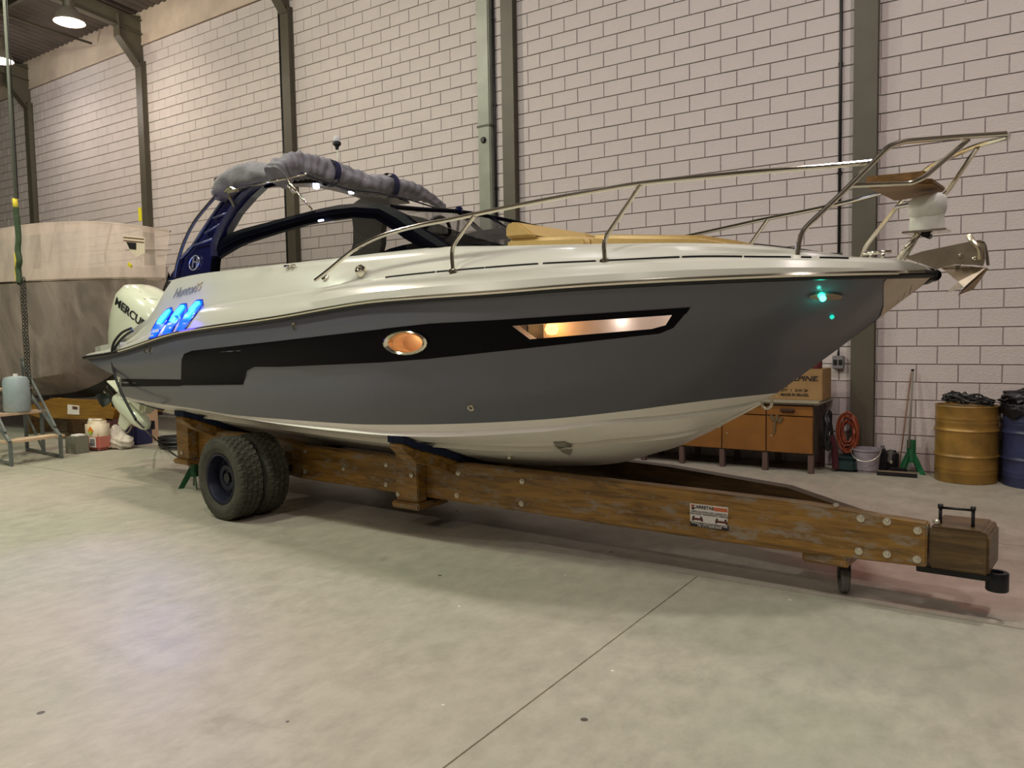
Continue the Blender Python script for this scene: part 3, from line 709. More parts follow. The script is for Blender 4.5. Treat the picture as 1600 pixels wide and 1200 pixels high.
# toe-rail strips
def alongK2(xa, xb, n=10):
    P = []
    def ux(x):
        lo, hi = K2.s0, K2.s1
        for _ in range(30):
            m_ = (lo+hi)/2; pp = proj(np.array(inv @ K2.atu(-m_)))
            if pp[0] > x: lo = m_
            else: hi = m_
        return lo
    ua, ub = ux(xa), ux(xb)
    return [K2.atu(-(ua+(ub-ua)*k/n))+Vector((0, -.003, .002)) for k in range(n+1)]
for xa, xb in [(603, 680), (683, 704), (711, 757), (759, 841), (849, 931), (951, 1062), (1066, 1160), (1163, 1236), (1252, 1268), (1281, 1326)]:
    tube('toe_strip', alongK2(xa, xb), .006, M_black, boat, 6)
# vents with blue light
blu = mat('blue_led_lens', (4, 20, 110), .3, emit=(0, 84, 255), estr=2.4)
cyn = mat('cyan_led_strip', (10, 60, 120), .3, emit=(60, 215, 255), estr=4.2)
for V in VENTS:
    vv = decal('vent_gill', V, bvh_deck, blu, .006, 8)
    cx = sum(p[0] for p in V)/len(V); cy = sum(p[1] for p in V)/len(V)
    decal('led_strip', [(cx+(x-cx)*.62+3, cy+(y-cy)*.55-8) for x, y in V], bvh_deck, cyn, .012, 8, parent=vv)
    q0, n0 = ontobvh(cx, cy-4, bvh_deck, .10)
    plight('vent_light', q0, .8, (.05, .12, 1.0), .05).data.specular_factor = .15
    rim = [ontobvh(x, y, bvh_deck, .006)[0] for x, y in V]; tube('gill_rim', rim, .007, mat('gill_rim_blue', (30, 60, 190), .2), vv, 6, closed=True)
q0, n0 = ontobvh(276, 508, bvh_deck, .16); plight('vent_light', q0, 1.6, (.10, .06, 1.0), .10).data.specular_factor = .1

sd = bpy.data.lights.new('vent_beam', 'SPOT'); sd.energy = 120; sd.color = (.36, .34, 1.0); sd.spot_size = math.radians(62); sd.spot_blend = 1.0; sd.shadow_soft_size = .08
so_ = bpy.data.objects.new('vent_beam', sd); COL.objects.link(so_); so_.parent = boat; vq, _ = ontobvh(272, 500, bvh_deck, .12); so_.location = vq
tg = LZ(150, 900, 0); so_.rotation_euler = (tg-vq).to_track_quat('-Z', 'Y').to_euler()
# ---- side screen frame and arch
VA = -.97
def atV(pts, v): return [LV(x, y, v) for x, y in pts]
FO = [(330, 425), (331, 408), (336, 385), (345, 373), (360, 364), (380, 357), (415, 348), (449, 339), (500, 326), (530, 320), (560, 317.5), (600, 320), (628, 334), (660, 358), (700, 384)]
FI = [(335, 424), (338, 404), (346, 399), (356, 393), (366, 387), (381, 380), (405, 372), (440, 361), (475, 351), (500, 346), (550, 339.5), (586, 342), (612, 358), (632, 373), (660, 389)]
o_ = atV(FO, VA); i_ = atV(FI, VA)
rows = [o_, [p+Vector((0, -.02, 0)) for p in [lerp(a, b, .3) for a, b in zip(o_, i_)]], [lerp(a, b, .55)+Vector((0, -.02, 0)) for a, b in zip(o_, i_)], [lerp(a, b, .62)+Vector((0, -.006, 0)) for a, b in zip(o_, i_)], i_,
        [p+Vector((0, .05, 0)) for p in i_], [p+Vector((0, .05, 0)) for p in o_], o_]
fo = grid('screen_frame', rows, M_dframe, boat, sharp=25); fo['label'] = 'glossy black side screen frame'
grid('screen_frame', mir(rows), M_dframe, boat, sharp=25)
tube('frame_trim', [lerp(a, b, .60)+Vector((0, -.018, 0)) for a, b in zip(o_, i_)][3:], .004, M_dframe, fo, 6)
pane = i_+[LV(620, 392, VA)]; 
for sgn in (1, -1):
    bm = bmesh.new(); bm.faces.new([bm.verts.new((p.x, p.y*sgn+.02*sgn, p.z)) for p in i_]); bmesh.ops.triangulate(bm, faces=bm.faces[:])
    fromb('side_pane', bm, mat('side_glass', (10, 11, 11), .04, alpha=.42, spec=.3), boat)
# front quarter panel behind the pillar
prism('pillar_panel', atV([(628, 334), (700, 384), (792, 384), (745, 372), (700, 356), (660, 340)], -.93), (0, .02, 0), M_tint, boat)
# windscreen: header across, glass down to the deck
hd = [LV(612, 323, -.9), Vector((-3.50, -.5, 2.565)), Vector((-3.57, 0, 2.61)), Vector((-3.58, .5, 2.61)), Vector((-3.42, .9, 2.55))]
hd = smoothpath(hd, 6); bsn = smoothpath([Vector((-2.80, -.93, 2.18)), Vector((-2.93, -.5, 2.17)), Vector((-3.0, 0, 2.17)), Vector((-2.93, .5, 2.17)), Vector((-2.8, .93, 2.18))], 6)
grid('windscreen_glass', [hd, [lerp(a, b, .5)+Vector((.03, 0, .01)) for a, b in zip(hd, bsn)], bsn], M_tint, boat)
tube('windscreen_header', hd, .018, M_dframe, boat, 8)
for k in (12, 17): tube('windscreen_mullion', [hd[k], bsn[k]], .02, M_dframe, boat, 8)
tube('windscreen_strut', [LV(717, 340, .3), LV(712, 385, .3)], .012, M_dframe, boat, 8)
a = LV(717, 328, .0); box('header_latch', tuple(a), (.07, .04, .05), M_navy, boat, bev=.01)
tube('frame_lamp', [LV(498, 345, VA-.03), LV(505, 344, VA-.03)], .008, mat('blue_white_lamp', (220, 230, 255), .3, emit=(190, 205, 255), estr=6.), boat, 8)
# helm: steering wheel, console, seats
box('console', tuple(LV(700, 385, -.45)+Vector((0, 0, -.16))), (.5, .6, .34), M_black, boat, bev=.05)
c = LV(683, 366, -.70); bm = bmesh.new(); atube(bm, [c+Vector((.04*math.cos(t), .13*math.sin(t), .12*math.cos(t))) for t in [2*PI*k/24 for k in range(24)]], .014, 8, closed=True)
atube(bm, [c+Vector((0, -.12, 0)), c+Vector((0, .12, 0))], .01, 6); atube(bm, [c, c+Vector((.1, 0, -.16))], .02, 8); fromb('steering_wheel', bm, M_black, boat, True)
def seat(u, v, w_, h_=.62, m=M_tan):
    bm = bmesh.new(); abox(bm, Vector((u, v, 1.62)), (.5, w_, .18), bev=.05); abox(bm, Vector((u-.24, v, 1.72+h_/2)), (.14, w_, h_), Matrix.Rotation(-.15, 3, 'Y'), bev=.055)
    o = fromb('helm_seat', bm, m, boat, True); bm = bmesh.new(); alathe(bm, [(.16, 1.26), (.06, 1.28), (.05, 1.55)], (u, v, 0), 'Z', 16); fromb('seat_pedestal', bm, M_blackm, o, True)
seat(-4.15, -.35, .5, .52); seat(-4.2, .45, .6, .60)
# roof arch legs
leg = [(262, 439), (268, 428), (282, 405), (293, 388), (301, 383.5), (318, 356), (336, 330), (351, 309), (368, 291), (392, 276), (430, 264), (446, 266), (440, 278), (411, 290), (392, 308), (370, 333), (357, 355), (347, 372), (338, 388), (334, 404), (333, 426)]
def legrows(sgn):
    L0 = []
    for x, y in leg:
        p = LV(x, y, -.97); t = max(0, (p.z-2.45)/.5); p = LV(x, y, -.97+.14*min(1, t)**1.5); L0.append(p)
    return L0
L0 = legrows(1)
for sgn in (1, -1):
    bm = bmesh.new(); pts = [Vector((p.x, p.y, p.z)) if sgn == 1 else Vector((p.x, .97-.42*min(1, max(0, (p.z-2.5)/.5))**1.3, p.z)) for p in L0]; aprism(bm, pts, (0, .07*sgn, 0))
    bmesh.ops.recalc_face_normals(bm, faces=bm.faces[:]); bmesh.ops.triangulate(bm, faces=[f for f in bm.faces if len(f.verts) > 4])
    lg = fromb('arch_leg', bm, M_navy if sgn == 1 else M_arch, boat)
    lg['label'] = 'glossy navy roof arch leg' if sgn == 1 else 'grey far-side roof arch leg'
    if sgn == 1: legS = lg
def legp(x, y, dv=-.015):
    p = LV(x, y, -.97); t = max(0, (p.z-2.45)/.5); return LV(x, y, -.97+.14*min(1, t)**1.5+dv)
tube('arch_tube', smoothpath([legp(*q) for q in [(336, 400), (337, 380), (346, 358), (361, 334), (382, 306), (406, 286), (440, 272)]], 5), .04, mat('arch_tube_navy', (40, 42, 78), .25, coat=.4), legS, 10)
for a, b in (((301, 384), (333, 373)), ((320, 364), (345, 350)), ((333, 341), (362, 330))): tube('arch_rung', [legp(*a, -.02), legp(*b, -.02)], .010, mat('rung_grey', (108, 112, 140), .3, metal=.5), legS, 6)
tube('arch_edge', smoothpath([legp(*q) for q in [(284, 402), (301, 383), (320, 354), (350, 310)]], 4), .012, mat('rung_grey', (108, 112, 140)), legS, 8)
# emblem: oval ring with a letter
cE = [LV(303.5+7.2*math.cos(t)+(-2.8)*math.sin(t)*-1*-.9, 410.5+11.2*math.sin(t), -.985) for t in [2*PI*k/28 for k in range(28)]]
em = tube('emblem', cE, .006, mat('silver_print', (205, 205, 215), .25, metal=.7), legS, 6, closed=True)
textmesh('emblem_letter', 'H', .15, mat('silver_print', (205, 205, 215)), em.parent, frame_mat(LV(303.5, 410.5, -.985), LV(312, 409, -.985)-LV(303, 410, -.985), LV(307, 404, -.985)-LV(303, 412, -.985)), .004, .3)
# script name on the quarter
def textpx(s, x, y, dx, dy, bvh, size, m, shear=.3, parent=boat, off=.005, xs=1., bold=False):
    p, n = ontobvh(x, y, bvh, off); q, _ = ontobvh(x+dx, y+dy, bvh, off); xd = (q-p).normalized()
    zd = Vector((0, 0, 1)); 
    nn = n; zd = (zd-nn*zd.dot(nn)).normalized(); xd = (xd-nn*xd.dot(nn)).normalized(); zd = nn.cross(xd)
    if zd.z < 0: zd = -zd
    return textmesh('lettering', s, size, m, parent, frame_mat(p, xd, zd), .001, shear, bold, xs)
o = textpx('Hunton', 289, 455, 12, -3.4, bvh_deck, .14, mat('grey_script', (128, 134, 138), .4), .45); o['label'] = 'grey slanted script lettering'
textpx('35', 310, 449, 8, -2.2, bvh_deck, .12, mat('tan_script', (180, 160, 140), .4), .2)
# arch roof plate between the legs
ra = LV(440, 272, -.80); zt = 2.98
top = []
for k in range(13):
    v = -.84+1.40*k/12; s = math.sin(PI*k/12); 
    zc = 2.92+.08*s; top.append([Vector((-5.2-.03*s, v, zc+.0)), Vector((-5.1, v, zc+.05)), Vector((-4.95, v, zc+.06)), Vector((-4.78, v, zc+.01)), Vector((-4.74, v, zc-.04)), Vector((-4.92, v, zc-.03)), Vector((-5.08, v, zc-.03)), Vector((-5.2-.03*s, v, zc+.0))])
rp_ = grid('arch_roof', top, M_arch, boat, sharp=40); rp_['label'] = 'grey arch roof panel with two spot lamps below'
ledm = mat('blue_white_lamp', (220, 230, 255), .3, emit=(190, 205, 255), estr=6.)
for (x, y) in ((494, 287), (549, 296)):
    p = LU(x, y, -4.97); p.z = 2.92+.08*math.sin(PI*(p.y+.84)/1.4)-.04
    lathe('spot_lamp', [(0, -.02), (.022, -.018), (.03, 0)], mat('spot_glow', (240, 245, 255), .3, emit=(215, 225, 255), estr=30.), rp_, tuple(p), 'Z', 14, False)
    plight('spot_light', p+Vector((0, 0, -.05)), .25, (.6, .7, 1), .02)
# port leg shroud
# canvas: long boot on the starboard arch, big transverse roll
def roll(name, path, rad, m, flat=1., seg=18, wr=.014, seed=1, n=10):
    rnd = random.Random(seed); P = smoothpath(path, n); bm = bmesh.new(); rings = []; N = len(P)
    ph = [rnd.uniform(0, 6.28) for _ in range(12)]
    for i, p in enumerate(P):
        d = (P[min(i+1, N-1)]-P[max(i-1, 0)]).normalized(); x = Vector((0, 0, 1)); x = (x-d*x.dot(d)).normalized(); y = d.cross(x); r = rad(i/(N-1)); ring = []
        for k in range(seg):
            a = 2*PI*k/seg; t = i/(N-1)
            rr = r*(1+.10*math.sin(3*a+ph[0]+t*9)+.06*math.sin(5*a+ph[1]-t*23)+.05*math.sin(a*2+t*41+ph[2])+wr*5*math.sin(t*150+ph[3]+2.5*math.sin(a+ph[4]))+wr*3.5*math.sin(t*83+a*3+ph[5]))
            ring.append(bm.verts.new(p+x*math.cos(a)*rr*flat+y*math.sin(a)*rr))
        rings.append(ring)
    for A, B in zip(rings, rings[1:]):
        for k in range(seg): bm.faces.new((A[k], A[(k+1) % seg], B[(k+1) % seg], B[k]))
    bm.faces.new(rings[0][::-1]); bm.faces.new(rings[-1]); return fromb(name, bm, m, boat, True, sharp=80)
cv = roll('canvas_boot', [LV(345, 309, -.9), LV(350, 297, -.9), LV(366, 283, -.9), LV(395, 272, -.9), LV(428, 272, -.9), LV(452, 278, -.9)], lambda t: .05+.055*math.sin(PI*min(1, t*1.1+.10))**.6, M_canvas, 1.0, wr=.004, seed=3)
cv['label'] = 'grey canvas boot folded along the arch side'
ROL = [LU(432, 277, -4.72), LU(446, 262, -4.72), LU(478, 260, -4.72), LU(520, 272, -4.72), LU(570, 287, -4.72), LU(620, 292, -4.72), LU(660, 304, -4.72), LU(694, 325, -4.72)]
cr2 = roll('canvas_roll', ROL, lambda t: .108*(1-.15*t) if t < .70 else .108*(1-.15*t)-.06*(t-.70)/.30, M_canvas, 1.0, wr=.012, seed=5, n=26, seg=36)
cr2['label'] = 'wrinkled grey canvas roll strapped across the arch roof'
SP = smoothpath(ROL, 12)
for t in (.42, .69):
    i = int(t*(len(SP)-1)); d = (SP[i+1]-SP[i-1]).normalized(); x = Vector((0, 0, 1)); x = (x-d*x.dot(d)).normalized(); y = d.cross(x)
    rows = [[SP[i]+d*w_+x*math.cos(a)*.118+y*math.sin(a)*.118 for a in [2*PI*k/20 for k in range(20)]] for w_ in (-.03, -.03, .03, .03)]
    grid('canvas_strap', rows, mat('navy_strap', (14, 18, 60), .6), cr2, close=True)
tube('canvas_piping', [LU(x, y, -4.60) for x, y in smoothpath([(470, 268, 0), (500, 280, 0), (545, 296, 0), (590, 300, 0), (640, 310, 0), (690, 328, 0)], 4) and [(470, 270), (500, 281), (545, 296), (590, 301), (640, 312), (688, 327)]], .008, M_canvasd, cr2, 6)
# stainless struts
tube('arch_strut', smoothpath([LV(273, 434, -1.0), LV(277, 412, -1.0), LV(288, 378, -1.0), LV(306, 344, -1.0), LV(340, 303, -.97)], 6), .016, mat('strut_dark', (96, 88, 92), .25, metal=.9), boat, 8)
tube('arch_strut', [LV(355, 299, -1.0), LV(479, 272, -.95)], .007, M_chrome, boat, 8)
tube('arch_strut', [LV(449, 280, -1.0), LV(463, 300, -1.0)], .015, M_chrome, boat, 8); tube('arch_strut', [LV(461, 297, -1.0), LV(487, 327, -.99)], .010, M_chrome, boat, 8)
tube('arch_strut', [LV(444, 283, -.98), LV(459, 302, -.98)], .007, M_chrome, boat, 8)
bm = bmesh.new(); atube(bm, smoothpath([LV(353, 297, -1.01), LV(360, 293, -1.01), LV(368, 296, -1.01)], 4), .012, 8); atube(bm, [LV(352, 299, -1.01), LV(371, 297, -1.01)], .016, 8); atube(bm, [LV(356, 300, -1.0), LV(366, 323, -.96)], .014, 8); fromb('strut_bracket', bm, M_chrome, boat, True)
box('strap_end', tuple(LV(338, 282, -.95)), (.05, .03, .05), M_black, boat, bev=.01)
# mast light
mb = loc(onpl(530, 264, EV, BO+EV*.0)); mt = LV(526, 232, 0)
ml = tube('light_mast', [LV(531, 268, 0), LV(527, 230, 0)], .008, M_white, boat, 8); 
p = LV(526.5, 226, 0); lathe('mast_lamp', [(.014, -.05), (.018, -.02), (.040, .0), (.040, .02), (.03, .03)], M_black, ml, tuple(p), 'Z', 16)
lathe('mast_lens', [(.03, .03), (.032, .06), (.02, .08), (0, .085)], mat('clear_lens', (220, 220, 225), .1, alpha=.6), ml, tuple(p), 'Z', 16)

# ---- sun pad
def cushion(name, corners_lo, h, m=M_tan, bev=.03, top=None):
    bm = bmesh.new(); lo = [Vector(p) for p in corners_lo]; hi = [Vector((p.x, p.y, (top[i] if top else p.z+h))) for i, p in enumerate(lo)]
    a = [bm.verts.new(p) for p in lo]; b = [bm.verts.new(p) for p in hi]; n = len(lo); bm.faces.new(a[::-1]); bm.faces.new(b)
    for i in range(n): bm.faces.new((a[i], a[(i+1) % n], b[(i+1) % n], b[i]))
    bmesh.ops.recalc_face_normals(bm, faces=bm.faces[:]); bmesh.ops.bevel(bm, geom=bm.edges[:], offset=bev, segments=3, affect='EDGES'); return fromb(name, bm, m, boat, True, sharp=50)
o = cushion('sun_pad_cushion', [(-2.64, -.52, 2.12), (-1.94, -.52, 2.12), (-1.94, .42, 2.12), (-2.64, .42, 2.12)], .14, top=[2.265, 2.225, 2.225, 2.265]); o['label'] = 'tan rear sun pad cushion'
cushion('sun_pad_cushion', [(-1.93, -.52, 2.10), (-1.15, -.48, 2.06), (-.98, -.3, 2.04), (-.95, .3, 2.04), (-1.15, .45, 2.06), (-1.93, .45, 2.1)], .1, top=[2.225, 2.155, 2.11, 2.10, 2.15, 2.22])
bm = bmesh.new(); sec = [(-2.64, 2.262), (-2.64, 2.345), (-2.60, 2.372), (-2.52, 2.362), (-2.36, 2.25)]
aprism(bm, [(a, -.52, b) for a, b in sec], (0, .95, 0)); bmesh.ops.recalc_face_normals(bm, faces=bm.faces[:]); bmesh.ops.bevel(bm, geom=bm.edges[:], offset=.015, segments=2, affect='EDGES'); o = fromb('backrest_cushion', bm, M_tan, boat, True, sharp=25); o['label'] = 'tan wedge backrest cushion'

tube('hatch_rim', [LV(x, y, -.15) for x, y in [(1178, 382), (1215, 386), (1255, 391), (1290, 397), (1316, 397.5)]], .008, M_black, boat, 6)
# ---- bow rail
RR = .0145
def rv(x, y, wv): return LV(x, y, -wv)
st = [(493, 438), (515, 421), (540, 400), (560, 386), (590, 371), (620, 361), (660, 351), (700, 343.5), (760, 331), (840, 315), (920, 300), (1000, 287), (1100, 276.5), (1200, 267), (1290, 260), (1365, 253)]
bsr = lambda u: max(bs(u)-.11, .05)
ra_ = []
for x, y in st:
    q = solve(x, y, bsr); ra_.append(Vector((q[0], -q[1], q[2])))
ra_[-1] = LV(1365, 253, -.42)
rail_s = smoothpath(ra_, 5)
rl = tube('bow_rail', rail_s, RR, M_chrome, boat, 10); rl['label'] = 'polished starboard bow rail'
M_ = lambda P: [Vector((p.x, -p.y, p.z)) for p in P]
tube('bow_rail', M_(rail_s), RR, M_chrome, boat, 10)
def stan(px, w1, w0):
    P = [rv(px[0][0], px[0][1], w1), rv(px[1][0], px[1][1], w0), rv(px[2][0], px[2][1], w0)]; P = bend(P, .10)
    tube('stanchion', P, RR*.95, M_chrome, boat, 10); tube('stanchion', M_(P), RR*.95, M_chrome, boat, 10)
    for s_ in (1, -1): lathe('rail_foot', [(.032, -.012), (.032, .004), (.02, .012)], M_chrome, boat, (P[-1].x, P[-1].y*s_, P[-1].z+.005), 'Z', 14)
def wat(x, y): return solve(x, y, bsr)[1]
stan([(741, 337), (705, 387), (708, 424)], wat(741, 337), wat(741, 337)-.0)
stan([(1001, 289), (943, 376), (945, 408)], wat(1001, 289), wat(1001, 289)+.02)
# pulpit
w1 = .44
pS = bend([LV(1245, 403, -.60), LV(1250, 364, -.60), LV(1329, 289, -.49), LV(1388, 229, -.42), LV(1410, 221, -.38), LV(1510, 213, -.14), LV(1571, 209, -.05)], .09)
tip = [LV(1575, 212, 0)]
allp = pS+tip+M_(pS)[::-1]
tube('pulpit_rail', allp, RR, M_chrome, boat, 10)['label'] = 'polished stainless pulpit rail'
for s_ in (1, -1):
    P = bend([LV(1327, 290, -.49), LV(1425, 286, -.32), LV(1443, 278, -.30), LV(1513, 218, -.13)], .05)
    if s_ < 0: P = M_(P)
    tube('pulpit_rail', P, RR*.9, M_chrome, boat, 10)
# teak step on the pulpit
ts = [LV(1347, 291, -.44), LV(1430, 283, -.30)]
z_ = 2.33
bm = bmesh.new(); poly = [Vector((-.27, -.30, z_)), Vector((-.04, -.27, z_)), Vector((.03, -.20, z_)), Vector((.03, .10, z_)), Vector((-.04, .20, z_)), Vector((-.27, .26, z_))]
aprism(bm, poly, (0, 0, .028)); bmesh.ops.recalc_face_normals(bm, faces=bm.faces[:]); bmesh.ops.bevel(bm, geom=bm.edges[:], offset=.008, segments=2, affect='EDGES')
o = fromb('teak_step', bm, M_teak, boat); o['label'] = 'teak step board on the pulpit'
prism('step_lip', [Vector((-.28, -.31, z_+.02)), Vector((.0, -.25, z_+.02)), Vector((.0, -.25, z_+.065)), Vector((-.28, -.31, z_+.065))], (0, .02, 0), M_teak, boat, bev=.004)
# searchlight under white cover
sc0 = LV(1448, 365, .0)
lathe('cover_neck', [(.085, 0), (.088, .03), (.084, .10), (.09, .16)], mat('white_cover', (222, 222, 216), .7, bump=.1, bscale=12), boat, tuple(LV(1448, 361, 0)), 'Z', 24)
rows = []
for (yy, xa, xb, ry) in [(302, 1450, 1462, .02), (303.5, 1441, 1471, .06), (307, 1430, 1476, .085), (313, 1423, 1478, .10), (324, 1420, 1478, .105), (334, 1420, 1475, .10), (338.5, 1424, 1470, .09), (340, 1433, 1466, .075)]:
    c = LV((xa+xb)/2, yy, 0); hw = (LV(xb, yy, 0)-LV(xa, yy, 0)).length/2; e_ = 3.2
    rows.append([c+Vector((hw*math.copysign(abs(math.cos(a))**(2/e_), math.cos(a)), ry*math.copysign(abs(math.sin(a))**(2/e_), math.sin(a)), 0)) for a in [2*PI*k/32 for k in range(32)]])
rows = [[rows[0][0]*.5+rows[0][16]*.5]*32]+rows
o = grid('searchlight_cover', rows, mat('white_cover', (222, 222, 216)), boat, close=True, sharp=60)
o['label'] = 'white fabric cover over the bow searchlight'
b0 = LV(1448, 361, 0); box('lamp_plate', (b0.x, b0.y, b0.z-.005), (.22, .16, .012), M_chrome, boat, bev=.003)
box('lamp_hinge', (b0.x+.0, b0.y, b0.z-.022), (.05, .07, .03), M_blackm, boat, rot=Matrix.Rotation(.5, 3, 'Y'), bev=.005)
for dv in (-.04, .04): tube('lamp_leg', [LV(1435, 368, dv)+Vector((0, 0, .01)), LV(1403+(8 if dv > 0 else 0), 405, dv)], .016, M_chrome, boat, 10)
# anchor roller and anchor
rol = [(1408, 404), (1440, 395), (1520, 376), (1545, 384), (1537, 402), (1520, 410), (1490, 404), (1478, 416), (1450, 414), (1436, 409)]
for dv in (-.05, .045): prism('anchor_cheek', atV([(1412, 403), (1440, 393), (1517, 377), (1538, 380), (1541, 400), (1536, 416), (1522, 414), (1490, 413), (1462, 421), (1440, 412)], dv), (0, .006, 0), M_chrome2, boat)
an = empty('anchor', (0, 0, 0)); an.parent = boat
prism('shank', atV([(1430, 404), (1520, 386), (1532, 398), (1528, 408), (1480, 404), (1436, 410)], -.012), (0, .024, 0), M_chrome, an, bev=.003)
bm = bmesh.new()                                              # plough flukes folded about a centre ridge
c0, c1, tipp, heel = LV(1462, 413, 0), LV(1538, 416, 0), LV(1476, 458, 0), LV(1500, 440, 0)
Rg = [LV(1468, 410, -.015), LV(1541, 412, -.015)]; W1 = [LV(1476, 458, -.14), LV(1499, 443, -.17), LV(1541, 417, -.10)]
f1 = [LV(1463, 412, 0), LV(1497, 441, -.13), LV(1476, 458, -.16), LV(1502, 452, -.14), LV(1540, 417, -.02), LV(1505, 408, 0)]
vs = [bm.verts.new(p) for p in [LV(1463, 412, -.01), LV(1497, 440, -.14), LV(1476, 459, -.18), LV(1506, 449, -.15), LV(1541, 418, -.04)]]
bm.faces.new(vs); vs2 = [bm.verts.new((p.co.x, -p.co.y+.0, p.co.z)) for p in vs]; bm.faces.new(vs2)
g = bmesh.ops.solidify(bm, geom=bm.faces[:], thickness=.008); fromb('fluke', bm, M_chrome2, an)
tube('roller_pin', [LV(1522, 404, -.07), LV(1522, 404, .07)], .012, M_chrome, boat, 8); tube('roller_pin', [LV(1500, 399, -.07), LV(1500, 399, .07)], .010, M_chrome, boat, 8)
tube('anchor_shackle', smoothpath([LV(1514, 368, -.05), LV(1520, 378, -.07), LV(1530, 390, -.07), LV(1531, 405, -.06)], 5), .014, M_chrome2, boat, 8)
tube('roller_bail', smoothpath([LV(1505, 384, -.02), LV(1533, 377, 0), LV(1541, 392, 0), LV(1544, 415, 0)], 5), .008, M_chrome, boat, 8)
# deck hardware: cleats, horn, hatch rim
def cleat(p):
    bm = bmesh.new(); p = Vector(p); atube(bm, [p+Vector((-.07, 0, .035)), p+Vector((.07, 0, .035))], .010, 8)
    for d in (-.03, .03): atube(bm, [p+Vector((d, 0, 0)), p+Vector((d, 0, .035))], .009, 8)
    return fromb('cleat', bm, M_chrome, boat, True)
for (x, y) in ((453, 418),): 
    h_, n_ = ontobvh(x, y+4, bvh_deck, .0); cleat(h_)
e = solve(1370, 405, lambda u: .7*bs(u)); cleat((e[0], -e[1], e[2])); 
h_, n_ = ontobvh(567, 426, bvh_deck, 0); bm = bmesh.new(); q = Vector((0, 0, 1)).rotation_difference(n_).to_matrix().to_4x4()
alathe(bm, [(.045, 0), (.045, .02), (.035, .05), (.02, .06), (0, .062)], (0, 0, 0), 'Z', 18); bmesh.ops.transform(bm, matrix=Matrix.Translation(h_) @ q, verts=bm.verts[:]); fromb('fuel_cap', bm, M_chrome, boat, True)
h_, n_ = ontobvh(509, 434, bvh_deck, 0); bm = bmesh.new(); alathe(bm, [(.03, 0), (.03, .015), (.012, .03), (0, .032)], (0, 0, 0), 'Z', 14); bmesh.ops.transform(bm, matrix=Matrix.Translation(h_) @ q, verts=bm.verts[:]); fromb('rail_foot', bm, M_chrome, boat, True)
# swim platform wing (white edge over grey)
pl = SHEER.atu(-7.1)
wing = [[Vector((u, -w_, SHEER.z(-u)+dz)) for (u, w_) in [(-7.0, 1.30), (-7.5, 1.28), (-7.83, 1.2), (-7.95, 1.0), (-8.0, .6), (-8.0, 0), (-8.0, -.6), (-7.95, -1.), (-7.83, -1.2), (-7.5, -1.28), (-7.0, -1.3)] for u in [max(u, -SHEER.s1)] ] for dz in (.0, .11)]
bm = bmesh.new(); A = [bm.verts.new(p) for p in wing[0]]; B = [bm.verts.new(p) for p in wing[1]]; n = len(A)
for i in range(n): bm.faces.new((A[i], A[(i+1) % n], B[(i+1) % n], B[i]))
bm.faces.new(A); bm.faces.new(B); bmesh.ops.recalc_face_normals(bm, faces=bm.faces[:]); fromb('swim_platform', bm, M_white, boat)
# ---- outboard engine (tilted up)
eng = empty('outboard_motor', (-8.02, -.58, 1.25)); eng.parent = boat; eng.rotation_euler = (0, math.radians(23), 0)
eng['label'] = 'white outboard engine tilted up at the stern'
M_eng = mat('white_engine', (214, 218, 196), .2, coat=.6)
def superloft(secs, seg=32, e=2.6):
    rows = []
    for (x, y, z, rx, ry) in secs:
        r = []
        for k in range(seg):
            a = 2*PI*k/seg; c, s = math.cos(a), math.sin(a); r.append(Vector((x+rx*math.copysign(abs(c)**(2/e), c), y+ry*math.copysign(abs(s)**(2/e), s), z)))
        rows.append(r)
    return rows
secs = [(-.05, 0, .92, .12, .08), (-.06, 0, .90, .30, .16), (-.08, 0, .84, .45, .23), (-.08, 0, .72, .56, .27), (-.07, 0, .50, .62, .29), (-.05, 0, .25, .63, .29), (-.03, 0, .05, .60, .28), (.0, 0, -.10, .54, .26), (.02, 0, -.2, .40, .22)]
bm = bmesh.new(); rws = superloft(secs); vs = [[bm.verts.new(p) for p in r] for r in rws]
for a, b in zip(vs, vs[1:]):
    for i in range(32): bm.faces.new((a[i], a[(i+1) % 32], b[(i+1) % 32], b[i]))
bm.faces.new(vs[0]); bm.faces.new(vs[-1]); cwl = fromb('cowling', bm, M_eng, eng, True, sharp=60)
for zz, rr in ((.02, (.604, .286)),):
    tube('cowling_seam', [Vector((-.03+rr[0]*math.copysign(abs(math.cos(a))**(2/2.6), math.cos(a)), rr[1]*math.copysign(abs(math.sin(a))**(2/2.6), math.sin(a)), zz)) for a in [2*PI*k/48 for k in range(48)]], .004, mat('seam_grey', (120, 124, 112), .6), eng, 6, closed=True)
dg = bpy.context.evaluated_depsgraph_get(); 
engM = Matrix.Translation((-8.02, -.58, 1.25)) @ Matrix.Rotation(math.radians(23), 4, 'Y'); engI = engM.inverted()
bvh_c = BVHTree.FromPolygons([v.co[:] for v in cwl.data.vertices], [p.vertices[:] for p in cwl.data.polygons])
def onc(x, y, off=.004):
    o3 = engI @ camL; d3 = (engI.to_3x3() @ rayL(x, y)).normalized(); h, n, i, d = bvh_c.ray_cast(o3, d3)
    if h is None: h, n, i, d = bvh_c.find_nearest(o3+d3*8)
    return h+n*off, n
p, n = onc(203, 489); q, _ = onc(216, 500)
xd = (q-p).normalized(); zd = n.cross(xd) 
textmesh('lettering', 'MERCURY', .125, mat('dark_lettering', (38, 40, 42), .4), eng, frame_mat(p+xd*.06, xd, zd), .002, 0, True, 1.35)
tube('cowling_panel_line', [onc(*q, .001)[0] for q in [(213, 442), (219, 455), (226, 468), (236, 467), (246, 468)]], .0035, mat('seam_grey', (120, 124, 112)), eng, 5)
box('midsection', (.08, 0, -.28), (.34, .2, .4), M_eng, eng, bev=.05)
